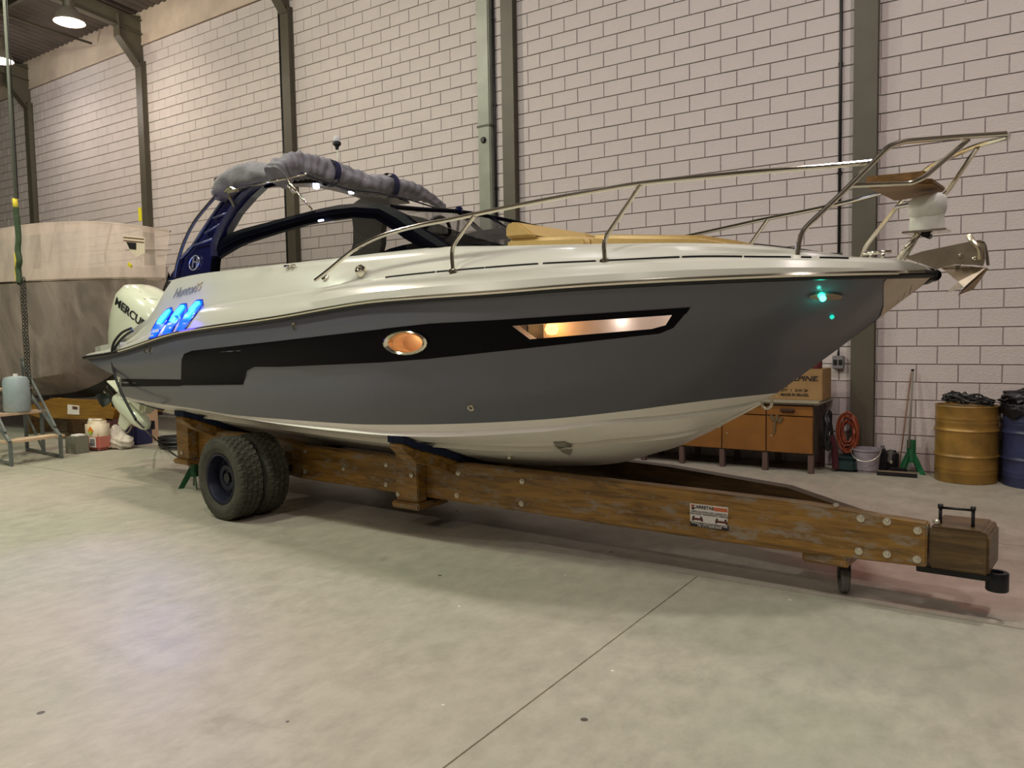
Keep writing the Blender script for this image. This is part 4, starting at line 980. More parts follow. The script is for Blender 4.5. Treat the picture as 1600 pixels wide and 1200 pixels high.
box('clamp_bracket', (.48, 0, .12), (.2, .30, .34), M_blackm, eng, bev=.03)
GZ = -.62
bm = bmesh.new(); alathe(bm, [(.02, .50), (.07, .42), (.10, .25), (.11, 0), (.10, -.2), (.085, -.28)], (-.22, 0, GZ), 'X', 20); 
fromb('gearcase', bm, M_eng, eng, True)
prism('leg_fin', [Vector((.0, -.03, GZ+.40)), Vector((-.35, -.03, GZ+.40)), Vector((-.42, -.03, GZ+.02)), Vector((.0, -.03, GZ+.02))], (0, .06, 0), M_eng, eng, bev=.01)
prism('skeg', [Vector((-.07, -.012, GZ-.06)), Vector((-.40, -.012, GZ-.06)), Vector((-.42, -.012, GZ-.30)), Vector((-.24, -.012, GZ-.30))], (0, .024, 0), M_eng, eng, bev=.004)
box('cavitation_plate', (-.3, 0, GZ+.20), (.6, .26, .02), M_eng, eng, bev=.006)
pr = lathe('propeller_hub', [(.05, -.16), (.075, -.14), (.075, .1), (.05, .12)], M_chrome, eng, (-.62, 0, GZ), 'X', 20)
for k in range(4):
    a = k*PI/2+.4; bm = bmesh.new(); rows = []
    for r_ in (.06, .12, .17, .2):
        row = []
        for t in (-1, -.4, .4, 1): 
            aa = a+t*.42*(1-.5*((r_-.12)/.1)**2 if r_ > .12 else 1); row.append(Vector((-.62+t*.06, r_*math.cos(aa), GZ+r_*math.sin(aa))))
        rows.append(row)
    vs = [[bm.verts.new(p) for p in r] for r in rows]
    for A, B in zip(vs, vs[1:]):
        for i in range(3): bm.faces.new((A[i], A[i+1], B[i+1], B[i]))
    bmesh.ops.solidify(bm, geom=bm.faces[:], thickness=.008); fromb('propeller_blade', bm, mat('prop_dark', (60, 66, 60), .3, metal=.9), eng, True)
for q in ([(205, 513), (192, 519), (183, 528), (177, 538), (175, 552), (177, 575), (184, 600), (197, 628), (212, 655)], [(207, 517), (196, 524), (186, 534), (178, 546)]):
    tube('engine_hose', smoothpath([LV(x, y, -1.34) for x, y in q], 5), .013, M_black, boat, 8)
# ================================================================ BOAT TRAILER (same heading as the boat)
tl = empty('boat_trailer', tuple(BO), -AX, 'long varnished timber boat trailer with twin tyres under the motorboat', 'trailer')
PA, PB = Vector((-7, -.66, 0)), Vector((.1, -.2, 0)); bd = (PB-PA).normalized(); bn = Vector((bd.y, -bd.x, 0))     # outward normal (towards camera)
def bp_(u, off, z, s=1):
    p = PA+bd*((u-PA.x)/bd.x)+bn*off; return Vector((p.x, p.y*s, z))
top_n = [(-7.1, .64), (-5.4, .62), (-5.13, .575), (-3.7, .57), (-1.0, .555), (-.3, .545), (-.13, .54), (.03, .51)]
top_f = [(-7.1, .64), (-5.1, .6), (-2.05, .60), (-1.5, .59), (-1.0, .565), (-.69, .53), (-.43, .46), (-.2, .40), (.03, .36)]
bot = [(.03, .275), (-.13, .27), (-1.0, .25), (-3.7, .265), (-5.13, .27), (-5.4, .29), (-7.1, .30)]
def beam(name, top, s, cuts, m):
    for a, b in zip(cuts, cuts[1:]):
        tz = pchip([t[0] for t in top], [t[1] for t in top]); bz = pchip([t[0] for t in bot[::-1]], [t[1] for t in bot[::-1]])
        us = [a+.002+(b-a-.004)*k/8 for k in range(9)]
        poly = [bp_(u, 0, tz(u), s) for u in us]+[bp_(u, 0, bz(u), s) for u in us[::-1]]
        off = -bn*.11; off = Vector((off.x, off.y*s, 0)); prism(name, poly, off, m, tl, bev=.008)
beam('side_beam', top_n, 1, [-7.1, -5.14, .03], M_wood)
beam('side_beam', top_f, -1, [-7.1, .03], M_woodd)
# bolts
for (x, y) in [(477, 706), (477, 737), (536, 732), (603, 726), (603, 757), (716, 739), (714, 774), (816, 752), (815, 787), (1345, 810), (1386, 815), (1434, 829), (1342, 861), (1386, 866), (1433, 874)]:
    p = LB(x, y); bm = bmesh.new(); alathe(bm, [(.0, .016), (.010, .014), (.012, .008), (.021, .006), (.022, 0)], (0, 0, 0), 'Z', 12, False)
    q = Vector((0, 0, 1)).rotation_difference(bn).to_matrix().to_4x4(); bmesh.ops.transform(bm, matrix=Matrix.Translation(p) @ q, verts=bm.verts[:]); fromb('bolt', bm, M_bolt, tl, True)
for (x, y) in [(790, 716), (1302, 792), (1460, 817)]:
    p = LB(x, y); lathe('bolt', [(.018, -.01), (.018, .004), (.01, .012), (0, .014)], M_bolt, tl, (p.x, p.y+.05, p.z), 'Z', 10)
# tongue block, steel bar, coupler, handle
prism('tongue_block', [LB(1452, 822), LB(1535, 831), LB(1546, 840), LB(1545, 901), LB(1451, 887)], (0, .34, 0), M_woodd, tl, bev=.012)
p0, p1 = LB(1428, 889), LB(1545, 904)
box('tow_bar', ((p0.x+p1.x)/2, -.06, (p0.z+p1.z)/2-.022), (p1.x-p0.x+.02, .10, .035), M_blackm, tl, rot=Matrix.Rotation(math.atan2(-(p1.z-p0.z), p1.x-p0.x), 3, 'Y'))
pc = LV(1558, 908, -.06); lathe('tow_eye', [(.03, -.05), (.052, -.05), (.055, -.045), (.055, .045), (.052, .05), (.03, .05), (.03, -.05)], M_blackm, tl, tuple(pc), 'Z', 24, False)
h0, h1 = LV(1469, 824, -.10), LV(1520, 829, -.10)
bm = bmesh.new(); 
for h in (h0, h1): atube(bm, [h+Vector((0, 0, -.02)), h+Vector((0, 0, .12))], .009, 8); abox(bm, h+Vector((0, 0, .118)), (.022, .03, .02))
atube(bm, [h0+Vector((0, 0, .11)), h1+Vector((0, 0, .11))], .007, 8); fromb('lift_handle', bm, M_blackm, tl, True)
for h in (h0, h1):
    lathe('bolt', [(.018, 0), (.018, .01), (.01, .02), (0, .022)], M_bolt, tl, (h.x+.03*(-1 if h is h0 else 1), h.y-.03, h.z-.01), 'Z', 10)
# jockey wheel and its timber pad
cx = LV(1318, 906, -.05); 
box('wheel_pad', (cx.x-.06, -.05, .235), (.26, .34, .07), M_wood, tl, bev=.008)
bm = bmesh.new(); abox(bm, Vector((cx.x, -.045, .195)), (.09, .09, .01)); 
for d in (-.032, .032): abox(bm, Vector((cx.x+d*.88, -.045+d*.47, .14)), (.05, .005, .11), Matrix.Rotation(math.radians(-62), 3, 'Z'))
fromb('castor_fork', bm, M_blackm, tl)
cw = lathe('castor_wheel', [(.0, -.012), (.045, -.012), (.05, -.024), (.07, -.024), (.076, -.016), (.076, .016), (.07, .024), (.05, .024), (.045, .012), (0, .012)], mat('grey_rubber', (112, 110, 104), .7), tl, (0, 0, 0), 'Y', 28); cw.location = (cx.x, -.045, .077); cw.rotation_euler = (0, 0, math.radians(-62))
# posts, bolsters
def post(u0, u1, zt, zb, s, m=M_wood):
    poly = [bp_(u0, .11, zb, s), bp_(u1, .11, zb, s), bp_(u1, .11, zt, s), bp_(u0, .11, zt, s)]
    off = -bn*.11; o = prism('upright', poly, (off.x, off.y*s, 0), m, tl, bev=.008)
    poly = [bp_(u0-.03, .14, zb-.055, s), bp_(u1+.03, .14, zb-.055, s), bp_(u1+.03, .14, zb, s), bp_(u0-.03, .14, zb, s)]
    off = -bn*.38; prism('post_foot', poly, (off.x, off.y*s, 0), m, tl, bev=.012)
def bolster(u, zc, outer, s):
    """sloping bearer that follows the hull bottom, carpet on top"""
    pr_ = []
    for w_ in (outer, outer*.86, outer*.62, outer*.3, .02):
        f = 0
        # hull bottom height at this half breadth
        best = None
        h, n, i, d = bvh_bot.ray_cast(Vector((u, -w_, 0.0)), Vector((0, 0, 1)))
        z = h.z if h else 1.0; pr_.append((w_, z))
    tp = [Vector((u-.09, -w_*s, z-.008)) for w_, z in pr_]; bt = [Vector((u-.09, -w_*s, max(z-.06, .0))) for w_, z in pr_]
    prism('carpet_pad', tp+bt[::-1], (.18, 0, 0), M_carpet, tl)
    a = [Vector((u-.08, -w_*s, z-.062)) for w_, z in pr_]
    lowz = [(outer, pr_[0][1]-.10), (outer*.86, pr_[1][1]-.16), (outer*.6, .56), (.3, .42), (.02, .40)]
    b = [Vector((u-.08, -w_*s, min(z, a[i].z-.02))) for i, (w_, z) in enumerate(lowz)]
    prism('bearer', a+b[::-1], (.16, 0, 0), M_wood, tl, bev=.008)
bvh_bot = BVHTree.FromObject(hb, bpy.context.evaluated_depsgraph_get())
UM, UR = -3.36, -6.55
for s in (1, -1):
    bolster(UM, 0, .96, s); post(-3.82, -3.58, .73, .235, s)
    bolster(UR, 0, .96, s); post(-7.0, -6.78, .80, .33, s)
for (x, y) in [(658, 739), (637, 768), (667, 695)]:
    p = LB(x, y); lathe('bolt', [(.022, 0), (.021, -.006), (.012, -.008), (.010, -.014), (0, -.016)], M_bolt, tl, (p.x+.005, p.y-.112, p.z), 'Y', 12, False)
p = LB(300, 705); lathe('bolt', [(.022, 0), (.021, -.006), (.012, -.008), (0, -.016)], M_bolt, tl, (p.x, p.y-.112, p.z), 'Y', 12, False)
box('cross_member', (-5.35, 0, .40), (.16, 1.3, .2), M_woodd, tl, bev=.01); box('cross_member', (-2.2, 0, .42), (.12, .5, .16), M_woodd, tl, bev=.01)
tube('axle', [(-5.3, -1.2, .36), (-5.3, 1.2, .36)], .045, M_blackm, tl, 12)
# longitudinal keel bearer
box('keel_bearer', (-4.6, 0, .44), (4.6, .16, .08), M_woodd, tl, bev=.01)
# wheels with twin tyres
def tyre_bm(y0, wd, R_=.365, ri=.215):
    bm = bmesh.new(); NSG = 144; hw = wd/2
    prof = [(ri, -hw*.72), (ri+.02, -hw*.86), (ri+.06, -hw*.99), (R_-.07, -hw), (R_-.03, -hw*.94), (R_-.010, -hw*.84)]
    tread = []
    for a, b in ((-.82, -.46), (-.38, -.04), (.04, .38), (.46, .82)): tread += [(R_-.016, a*hw*1.0-.001), (R_, a*hw+.003), (R_, b*hw-.003), (R_-.016, b*hw+.001)]
    prof = prof+tread+[(r, -y) for r, y in prof[::-1]]
    rings = []
    for (r, y) in prof:
        rg = []
        for k in range(NSG):
            rr = r
            if r >= R_-.012:
                ph = (k+int(abs(y)*60)) % 4
                if ph == 0: rr = r-.013
            a = 2*PI*k/NSG; rg.append(bm.verts.new((rr*math.cos(a), y0+y, rr*math.sin(a))))
        rings.append(rg)
    for A, B in zip(rings, rings[1:]):
        for k in range(NSG): bm.faces.new((A[k], A[(k+1) % NSG], B[(k+1) % NSG], B[k]))
    return bm
wheel0 = None
for s in (1, -1):
    for vc in (-1.165, -.90):
        y = vc*s
        if wheel0 is None:
            t = fromb('tyre', tyre_bm(0, .235), M_rubber, tl, False)
            rm = lathe('rim', [(.0, -.0), (.07, -.01), (.075, -.03), (.11, -.035), (.15, .0), (.185, .0), (.195, -.07), (.205, -.095), (.222, -.1), (.218, -.085), (.2, .0), (.205, .09), (.22, .098)], M_rim, t, (0, 0, 0), 'Y', 40, False)
            for k in range(5):
                a = 2*PI*k/5; lathe('wheel_nut', [(.012, -.03), (.010, -.05), (0, -.05)], M_bolt, rm, (.1*math.cos(a), 0, .1*math.sin(a)), 'Y', 6) if False else None
            wheel0 = (t, rm)
        else:
            t = wheel0[0].copy(); COL.objects.link(t); r2 = wheel0[1].copy(); COL.objects.link(r2); r2.parent = t
            if s < 0: t.rotation_euler = (0, 0, PI)
        t.location = (-5.3, y, .362)
    cap = lathe('hub', [(.0, -.03), (.05, -.03), (.06, .02), (.075, .1)], M_rim, tl, (-5.3, -1.1*s+.0, .362), 'Y', 20)
    if s < 0: cap.location = (0, 0, 0)
# sticker on the beam
s0, s1, s2, s3 = LB(1078, 786), LB(1138, 793), LB(1136, 825), LB(1079, 821)
xs_ = (s1-s0); zs_ = (s0-s3); fx = bn*.004
st_ = prism('sticker', [s0, s1, s2, s3], tuple(bn*.003), M_paper, tl); st_['label'] = 'white printed sticker with black lower band'
def onst(a, b, off=.0045): return s0+xs_*a-zs_*b+bn*off
def patch(a0, b0, a1, b1, m, nm='sticker_print', off=.004):
    bm = bmesh.new(); bm.faces.new([bm.verts.new(onst(*q, off)) for q in ((a0, b1), (a1, b1), (a1, b0), (a0, b0))]); return fromb(nm, bm, m, st_)
patch(0, .80, 1, 1, M_print); 
def sttext(s, a, b, size, m, bold=True): textmesh('lettering', s, size, m, st_, frame_mat(onst(a, b, .005), xs_, Vector((0, 0, 1))), .0004, 0, bold)
sttext('CARRETAS', .355, .13, .029, M_print); sttext('ESPECIALIZADA EM CARRETAS', .5, .34, .017, M_print, False); sttext('DE ENCALHE, TRANSPORTE E REBOQUE', .5, .44, .016, M_print, False)
bm = bmesh.new(); bm.faces.new([bm.verts.new(onst(a, b, .0042)) for a, b in ((.58, .13), (.66, .06), (.98, .06), (.98, .22), (.66, .22))][::-1]); fromb('sticker_print', bm, M_orangep, st_)
bm = bmesh.new(); bm.faces.new([bm.verts.new(onst(.07+.035*math.cos(t), .10+.08*math.sin(t), .0042)) for t in [-2*PI*k/12 for k in range(12)]]); fromb('sticker_print', bm, M_orangep, st_)
patch(.05, .17, .12, .26, M_print)
mb_ = mat('brown_print', (96, 52, 40), .6)
for a0, a1 in ((.05, .34), (.66, .97)):
    patch(a0, .62, a1, .72, mb_); patch(a0+.02, .54, a0+.07, .62, M_print); patch(a1-.07, .54, a1-.02, .62, M_print); patch(a0, .72, a0+.05, .76, M_print); patch(a1-.05, .72, a1, .76, M_print)
sttext('WWW.CARRETAS.COM.BR', .5, .86, .02, M_paper, False); sttext('TEL (11) 4000-0000', .5, .94, .02, M_paper, False)

# ---- green screw jack stands
def jackstand(loc_, lab, h=.50, tilt=0):
    r = empty('jack_stand', loc_, 0, lab, 'jack stand')
    lathe('tube', [(.045, .12), (.045, h), (.035, h), (.035, .14)], M_green, r, seg=20, cap=True)
    for k in range(4):
        a = PI/4+k*PI/2+.3; d = Vector((math.cos(a), math.sin(a), 0)); s = Vector((-d.y, d.x, 0))*.005
        prism('leg', [Vector((0, 0, .22))+s, d*.05+Vector((0, 0, .22))+s, d*.17+Vector((0, 0, .0))+s, d*.11+Vector((0, 0, 0))+s, d*.04+Vector((0, 0, .12))+s], tuple(-2*s), M_green, r)
    return r
P_ = loc_w = inv @ Vector((-6.93, -.62, 0))
js = jackstand((P_.x, P_.y, 0), 'green steel jack stand propping the rear of the trailer, left of the tyres', .29)
lathe('screw', [(.02, .2), (.02, .268)], M_blackm, js, seg=12)
q = atZ(1421, 742); jackstand((q[0], q[1]+.12, 0), 'green steel jack stand against the wall holding a pole, left of the gold drum', .36)

# ================================================================ RIGHT BACKGROUND
# poles
def pole(x0, y0, x1, y1, Ya, Yb, r_, m, lab, nm):
    a = atY(x0, y0, Ya); b = atY(x1, y1, Yb); o = empty(nm, tuple(b), 0, lab, nm.replace('_', ' '))
    return o, Vector(a)-Vector(b)
o, d = pole(1426, 578, 1420, 700, 9.36, 9.22, .011, None, 'grey metal pole leaning on the wall, its foot in the green stand', 'metal_pole')
tube('shaft', [(0, 0, 0), d], .012, mat('pole_grey', (128, 120, 112), .5), o, 8); tube('end_cap', [d*.985, d*1.01], .016, M_black, o, 8)
o, d = pole(1424, 582, 1404, 738, 9.36, 9.12, .008, None, 'floor squeegee with a thin brown handle leaning on the wall', 'squeegee')
o['category'] = 'squeegee'; o.location.z = 0.03
tube('handle', [(0, 0, 0), d], .0075, mat('handle_brown', (120, 88, 66), .6), o, 8)
a = Vector(atZ(1371, 742)); b = Vector(atZ(1433, 746.5)); c = (a+b)/2-o.location; ln = (b-a).length; rz = math.atan2((b-a).y, (b-a).x)
Rz = Matrix.Rotation(rz, 3, 'Z')
box('blade_holder', (c.x, c.y, .01), (ln, .04, .03), M_chrome2, o, rot=Rz, bev=.004); box('rubber_blade', (c.x, c.y-.02, -.008), (ln*1.02, .016, .04), M_black, o, rot=Rz, bev=.002); box('socket', (0, 0, .02), (.16, .05, .05), M_blackm, o, rot=Rz, bev=.008)
# bucket
q = atZ(1352, 739); r = empty('bucket', (q[0], q[1]+.08, 0), 0, 'grey plastic bucket at the foot of the right-hand column', 'bucket')
lathe('body', [(0, .0), (.105, 0), (.125, .2), (.128, .24), (.150, .242), (.150, .262), (.142, .262), (.118, .03), (0, .02)], mat('bucket_grey', (148, 142, 150), .5, noise=(9, .15)), r, seg=32)
tube('handle', [(.15*math.cos(t), -.05-.12*math.sin(t), .25-.11*math.sin(t)) for t in [PI*k/14 for k in range(15)]], .004, M_bolt, r, 6)
# black canisters beside it
q = atZ(1376, 737); r = empty('jug', (q[0]-.0, q[1]+.12, 0), 0, 'small black plastic jug right beside the grey bucket', 'jug')
bm = bmesh.new(); abox(bm, Vector((0, 0, .12)), (.09, .11, .24), bev=.02); fromb('body', bm, M_black, r); lathe('cap', [(.02, .24), (.02, .275), (0, .275)], mat('grey_cap', (110, 108, 106), .5), r, seg=12)
q = atZ(1391, 737); r = empty('power_drill_case', (q[0], q[1]+.12, 0), 0, 'black and grey tool case standing between the jug and the green stand', 'tool case')
r.name = 'tool_case'
bm = bmesh.new(); abox(bm, Vector((0, 0, .11)), (.14, .10, .22), bev=.03); fromb('body', bm, M_blackm, r); box('lid', (-.01, -.03, .15), (.09, .08, .16), mat('case_grey', (96, 92, 88), .5), r, bev=.025, rot=Matrix.Rotation(.12, 3, 'Y')); lathe('knob', [(.02, -.02), (.012, -.03), (0, -.03)], M_bolt, r, (0, -.06, .1), 'Y', 12)
# drums
def drum(loc_, lab, m, h=.78, R_=.283):
    r = empty('steel_drum', loc_, 0, lab, 'drum')
    pf = [(0, .012), (R_-.012, .012), (R_-.006, 0), (R_, .004), (R_, .02)]
    for z0, z1, kind in ((.02, .3, 0), (.3, .58, 0), (.58, h-.03, 0)): pass
    def rg(z, k, s=.0): return [(R_, z-.03*k), (R_+.004, z-.012*k), (R_+.013, z), (R_+.004, z+.012*k), (R_, z+.03*k)]
    pf += [(R_, .09), (R_+.004, .10), (R_, .11), (R_, .13), (R_+.004, .14), (R_, .15)]+rg(.27, 1)+[(R_, .45)]+rg(.53, 1)
    pf += [(R_, .60), (R_+.004, .61), (R_, .62), (R_, .635), (R_+.004, .645), (R_, .655), (R_, h-.02), (R_+.008, h-.008), (R_+.004, h), (R_-.008, h-.002), (R_-.012, h-.02), (0, h-.02)]
    lathe('body', pf, m, r, seg=64, sharp=50); 
    lathe('bung', [(.03, h-.02), (.03, h-.005), (0, h-.005)], m, r, (.12, -.1, 0), seg=12)
    return r
D1 = Vector((-.605, 9.14-.0, 0)); q = atZ(1507, 757); D1 = Vector((q[0]-.01, q[1]+.27, 0))
drum(tuple(D1), 'gold painted steel drum with black cable heaped on its lid', mat('gold_paint', (142, 110, 48), .42, metal=.25, coat=.2, noise=(4, .35)))
q = atZ(1600, 764); D2 = Vector((q[0]+.09, q[1]+.25, 0))
drum(tuple(D2), 'dark blue steel drum at the right edge with a black bag on top', mat('blue_paint', (38, 46, 80), .4, coat=.2, noise=(5, .3)))
r = empty('cable_heap', (D1.x, D1.y, .762), 0, 'tangled black electric cable heaped on the gold drum', 'cable')
rnd = random.Random(11); pts = []
for k in range(150):
    a = k*.62+rnd.uniform(-.25, .25); rr = rnd.uniform(.10, .21)*(1.1 if math.cos(a) > 0 else .95); pts.append(Vector((rr*math.cos(a)*1.15, rr*math.sin(a)*.8, .012+rnd.uniform(0, .13)*(1-(rr-.08)/.22)+.035*abs(math.sin(k*.31)))))
tube('cable', smoothpath(pts, 4), .0085, mat('cable_black', (34, 36, 36), .4), r, 6)
r = empty('plastic_bag', (D2.x, D2.y, .785), 0, 'black plastic bag lying on the blue drum', 'bag')
bm = bmesh.new(); bmesh.ops.create_icosphere(bm, subdivisions=4, radius=1)
for v in bm.verts:
    p = v.co.copy(); n_ = 1+.10*math.sin(p.x*9+p.z*4)+.08*math.sin(p.y*13+p.x*5)+.06*math.sin(p.z*17-p.x*11); v.co = Vector((p.x*.31*n_, p.y*.27*n_, max(-.01, .07+p.z*.10*n_)-.0))
    if p.x < -.5: v.co.z = v.co.z*1.0-.0
fromb('bag_film', bm, mat('bag_black', (12, 12, 18), .25, bump=.5, bscale=30), r, True, sharp=80)
bm = bmesh.new(); rows = []
for k in range(15):
    a = PI*.85+k*PI*.9/14; rows.append([Vector((.305*math.cos(a), .305*math.sin(a), .03)), Vector((.318*math.cos(a), .318*math.sin(a), -.03+.02*math.sin(k*2.2))), Vector((.312*math.cos(a), .312*math.sin(a), -.09+.03*math.sin(k*1.7)))])
grid('bag_flap', rows, mat('bag_black', (12, 12, 18)), r)
rows = [[Vector((.289*math.cos(a)+D2.x, .289*math.sin(a)+D2.y, z)) for a in [PI*1.43+k*.06 for k in range(7)]] for z in (.56, .66)]
o = grid('drum_label', rows, mat('yellow_label', (206, 184, 70), .6)); tag(o, 'yellow and white paper label stuck on the blue drum', 'label')
rows = [[Vector((.291*math.cos(a)+D2.x, .291*math.sin(a)+D2.y, z)) for a in [PI*1.47+k*.05 for k in range(7)]] for z in (.59, .66)]
grid('label_print', rows, M_paper, o)

# desk / cabinet behind the bow
dx1 = -1.93; DY = 8.72; dx0 = -4.45; dz = .80
r = empty('work_bench', ((dx0+dx1)/2, DY, 0), 0, 'low orange-brown cabinet bench on short legs beneath the bow', 'cabinet'); cx_ = (dx0+dx1)/2
M_or = mat('orange_laminate', (132, 86, 36), .45, noise=(5, .12)); M_bs = mat('bench_side', (74, 62, 50), .6, noise=(7, .2)); M_top = mat('bench_top', (150, 142, 122), .5, noise=(9, .12))
L_ = dx1-dx0
box('carcass', (0, .34, .48), (L_-.01, .62, .54), M_bs, r, bev=0)
nd = 5; wd_ = L_/nd
for k in range(nd):
    xk = -L_/2+wd_*(k+.5)
    o = box('door', (xk, .018, .42), (wd_-.012, .024, .40), M_or, r, bev=.003)
    o2 = box('drawer', (xk, .018, .685), (wd_-.012, .024, .11), M_or, r, bev=.003)
    box('handle', (xk-.02, -.008, .69), (.16, .03, .035), mat('handle_dark', (70, 44, 36), .5), o2, bev=.01)
    lathe('lock', [(.01, 0), (.01, -.006), (0, -.007)], M_bolt, o, (xk-wd_/2+.06, .006, .40), 'Y', 10)
for k in range(nd+1):
    for yy in (.05, .58): box('leg', (-L_/2+.03+(L_-.06)*k/nd, yy, .105), (.06, .06, .21), mat('bench_leg', (92, 72, 66), .6), r, bev=.004)
bm = bmesh.new(); abox(bm, Vector((.03, .33, dz-.022)), (L_+.10, .74, .045), bev=.02); fromb('worktop', bm, M_top, r)
bm = bmesh.new(); kx = L_/2-wd_+.1
for k, (a, b) in enumerate(((-.03, .60), (.02, .60), (.06, .58))): abox(bm, Vector((kx+a, -.002, b-.0)), (.03, .008, .07), Matrix.Rotation(.5*(k-1), 3, 'Y'))
abox(bm, Vector((kx-.005, -.004, .50)), (.022, .01, .15), Matrix.Rotation(.08, 3, 'Y')); fromb('key_bunch', bm, mat('old_keys', (120, 104, 80), .5, metal=.5), r)
# cardboard box
DT = dz+.0005
p1 = atY(1285, 618, DY+.08); p0x = p1[0]-.74
M_card = mat('cardboard', (150, 118, 76), .8, noise=(6, .10))
r = empty('cardboard_box', ((p0x+p1[0])/2, DY+.08, DT), 0, 'brown printed cardboard box on the right end of the bench', 'box'); bw = p1[0]-p0x; bh = .335
bm = bmesh.new(); abox(bm, Vector((0, .22, bh/2)), (bw, .44, bh), bev=.004); fromb('body', bm, M_card, r)
box('flap', (0, .11, bh+.002), (bw-.01, .215, .004), M_card, r, bev=0); box('flap', (0, .33, bh+.002), (bw-.01, .215, .004), M_card, r, bev=0)
box('tape', (0, .22, bh+.006), (bw+.002, .05, .002), mat('tape', (170, 140, 90), .3), r, bev=0)
tx = Vector((1, 0, 0)); tz = Vector((0, 0, 1))
textmesh('lettering', 'ALPINE.', .075, M_print, r, frame_mat((.16, -.003, .235), tx, tz), .001, .3, True, 1.3)
textmesh('lettering', 'NO.', .04, M_print, r, frame_mat((-.03, -.003, .15), tx, tz), .001, 0, True)
textmesh('lettering', 'QTY   1   G.W. 20', .038, M_print, r, frame_mat((.07, -.003, .105), tx, tz), .001, 0, True)
textmesh('lettering', 'MADE IN BRAZIL', .040, M_print, r, frame_mat((.08, -.003, .055), tx, tz), .001, 0, True)
# items on the box
r = empty('red_tin', tuple(Vector((p1[0]-.10, DY+.25, DT+bh+.008))), 0, 'dark red tin on top of the cardboard box, half hidden by the hull', 'tin')
lathe('body', [(0, 0), (.06, 0), (.06, .14), (.055, .15), (0, .15)], M_red, r, seg=20); lathe('lid', [(.062, .13), (.062, .155), (0, .158)], mat('tin_lid', (170, 130, 120), .4), r, seg=20)
r = empty('blue_cloth', tuple(Vector((p1[0]-.32, DY+.22, DT+bh+.008))), 0, 'folded blue-grey cloth on the cardboard box', 'cloth')
bm = bmesh.new(); abox(bm, Vector((0, 0, .025)), (.28, .24, .05), bev=.02); fromb('fabric', bm, mat('cloth_blue', (50, 56, 84), .9), r)
r = empty('paper_pad', tuple(Vector((p0x-.13, DY+.10, DT))), 0, 'white and blue packet on the bench left of the cardboard box', 'packet')
box('packet', (0, .05, .05), (.16, .12, .10), M_paper, r, bev=.004); box('packet_print', (-.01, -.012, .055), (.10, .003, .06), mat('blue_print', (60, 70, 120), .5), r, bev=0)
# cable coils hanging on the bench end / wall
def coil(nm, c, R1, R2, n, r_, m, lab, ax, seed, cat='cable'):
    rnd = random.Random(seed); r = empty(nm, c, 0, lab, cat); pts = []
    for k in range(n*16):
        a = 2*PI*k/16; s = 1+rnd.uniform(-.06, .06)+(.14 if ax == 'X' else .3)*math.sin(k/16*1.7)-(.0 if ax == 'X' else .15); j = rnd.uniform(-.018, .018)+.03*math.sin(k*.13)
        x, z = R1*s*math.cos(a), R2*s*math.sin(a)
        pts.append(Vector((x, j, z)) if ax == 'Y' else Vector((j, x, z)))
    tube('cable', smoothpath(pts, 2), r_, m, r, 6); return r
q = atX(1311, 686, -1.80); 
cl = coil('orange_cable_coil', (-1.67, 9.20, .42), .095, .20, 12, .010, mat('orange_cable', (146, 72, 44), .5), 'coiled orange extension cable hanging right of the bench end', 'Y', 3)
box('hook', (0, .05, .2), (.03, .1, .02), M_blackm, cl, bev=.003)
coil('black_cable_coil', (-1.84, 8.95, .46), .075, .19, 7, .011, mat('cable_black', (34, 36, 36)), 'coiled black cable hanging on the side of the bench', 'X', 5)
r = empty('teal_case', (-1.66, 9.16, 0), 0, 'low dark teal box on the floor beneath the orange cable', 'case')
bm = bmesh.new(); abox(bm, Vector((0, 0, .075)), (.22, .26, .15), bev=.03); fromb('body', bm, mat('teal_plastic', (24, 52, 52), .5), r); box('lid', (0, 0, .155), (.2, .24, .02), mat('teal_plastic', (24, 52, 52)), r, bev=.006)
tube('hanging_cloth', smoothpath([(-1.80, 9.0, .40), (-1.77, 9.02, .25), (-1.76, 9.03, .03)], 4), .035, mat('maroon_cloth', (74, 26, 34), .9)); tag(bpy.data.objects['hanging_cloth'], 'dark maroon rag hanging between the black coil and the orange cable', 'cloth')

# ================================================================ LEFT BACKGROUND
# second boat under shrink wrap
WBY = 7.25; WX = -11.35
wb = empty('wrapped_boat', (WX, WBY, 0), 0, 'large boat shrouded in milky plastic film on a yellow trailer at left', 'boat')
def wsec(s, k): pass
wsh = pchip([0, .15, .5, 1.2, 2.2, 3.5, 7], [.03, .28, .62, .98, 1.28, 1.42, 1.45]); wkz = pchip([0, .35, .8, 1.4, 2.2, 3.2, 7], [2.52, 1.95, 1.35, .86, .62, .55, .5])
wch = pchip([0, .6, 1.4, 2.4, 3.6, 7], [.0, .16, .55, .90, 1.12, 1.2]); wcz = pchip([0, .5, 1.1, 2.2, 4, 7], [2.5, 1.85, 1.35, 1.05, .95, .9])
rows = []
for k in range(36):
    s = 7*(k/35)**1.6; a = wsh(s); c_ = min(wch(s), a*.98); kz = wkz(s); cz = max(wcz(s), kz+.02); zs = 2.56
    half = [Vector((-s, -a, zs)), Vector((-s, -lerp(a, c_, .35)-.03*min(1, s), lerp(zs, cz, .35))), Vector((-s, -lerp(a, c_, .7)-.02*min(1, s), lerp(zs, cz, .7))), Vector((-s, -c_, cz)), Vector((-s, -c_*.5, lerp(cz, kz, .55))), Vector((-s, 0, kz))]
    rows.append(half+[Vector((p.x, -p.y, p.z)) for p in half[::-1][1:]])
grid('hull', rows, mat('far_hull', (52, 48, 50), .35, coat=.3, noise=(2, .2)), wb, sharp=25)
rows2 = [[r_[0], Vector((r_[0].x, 0, 2.66)), r_[-1]] for r_ in rows]; grid('deck', rows2, mat('far_deck', (206, 190, 176), .5), wb)
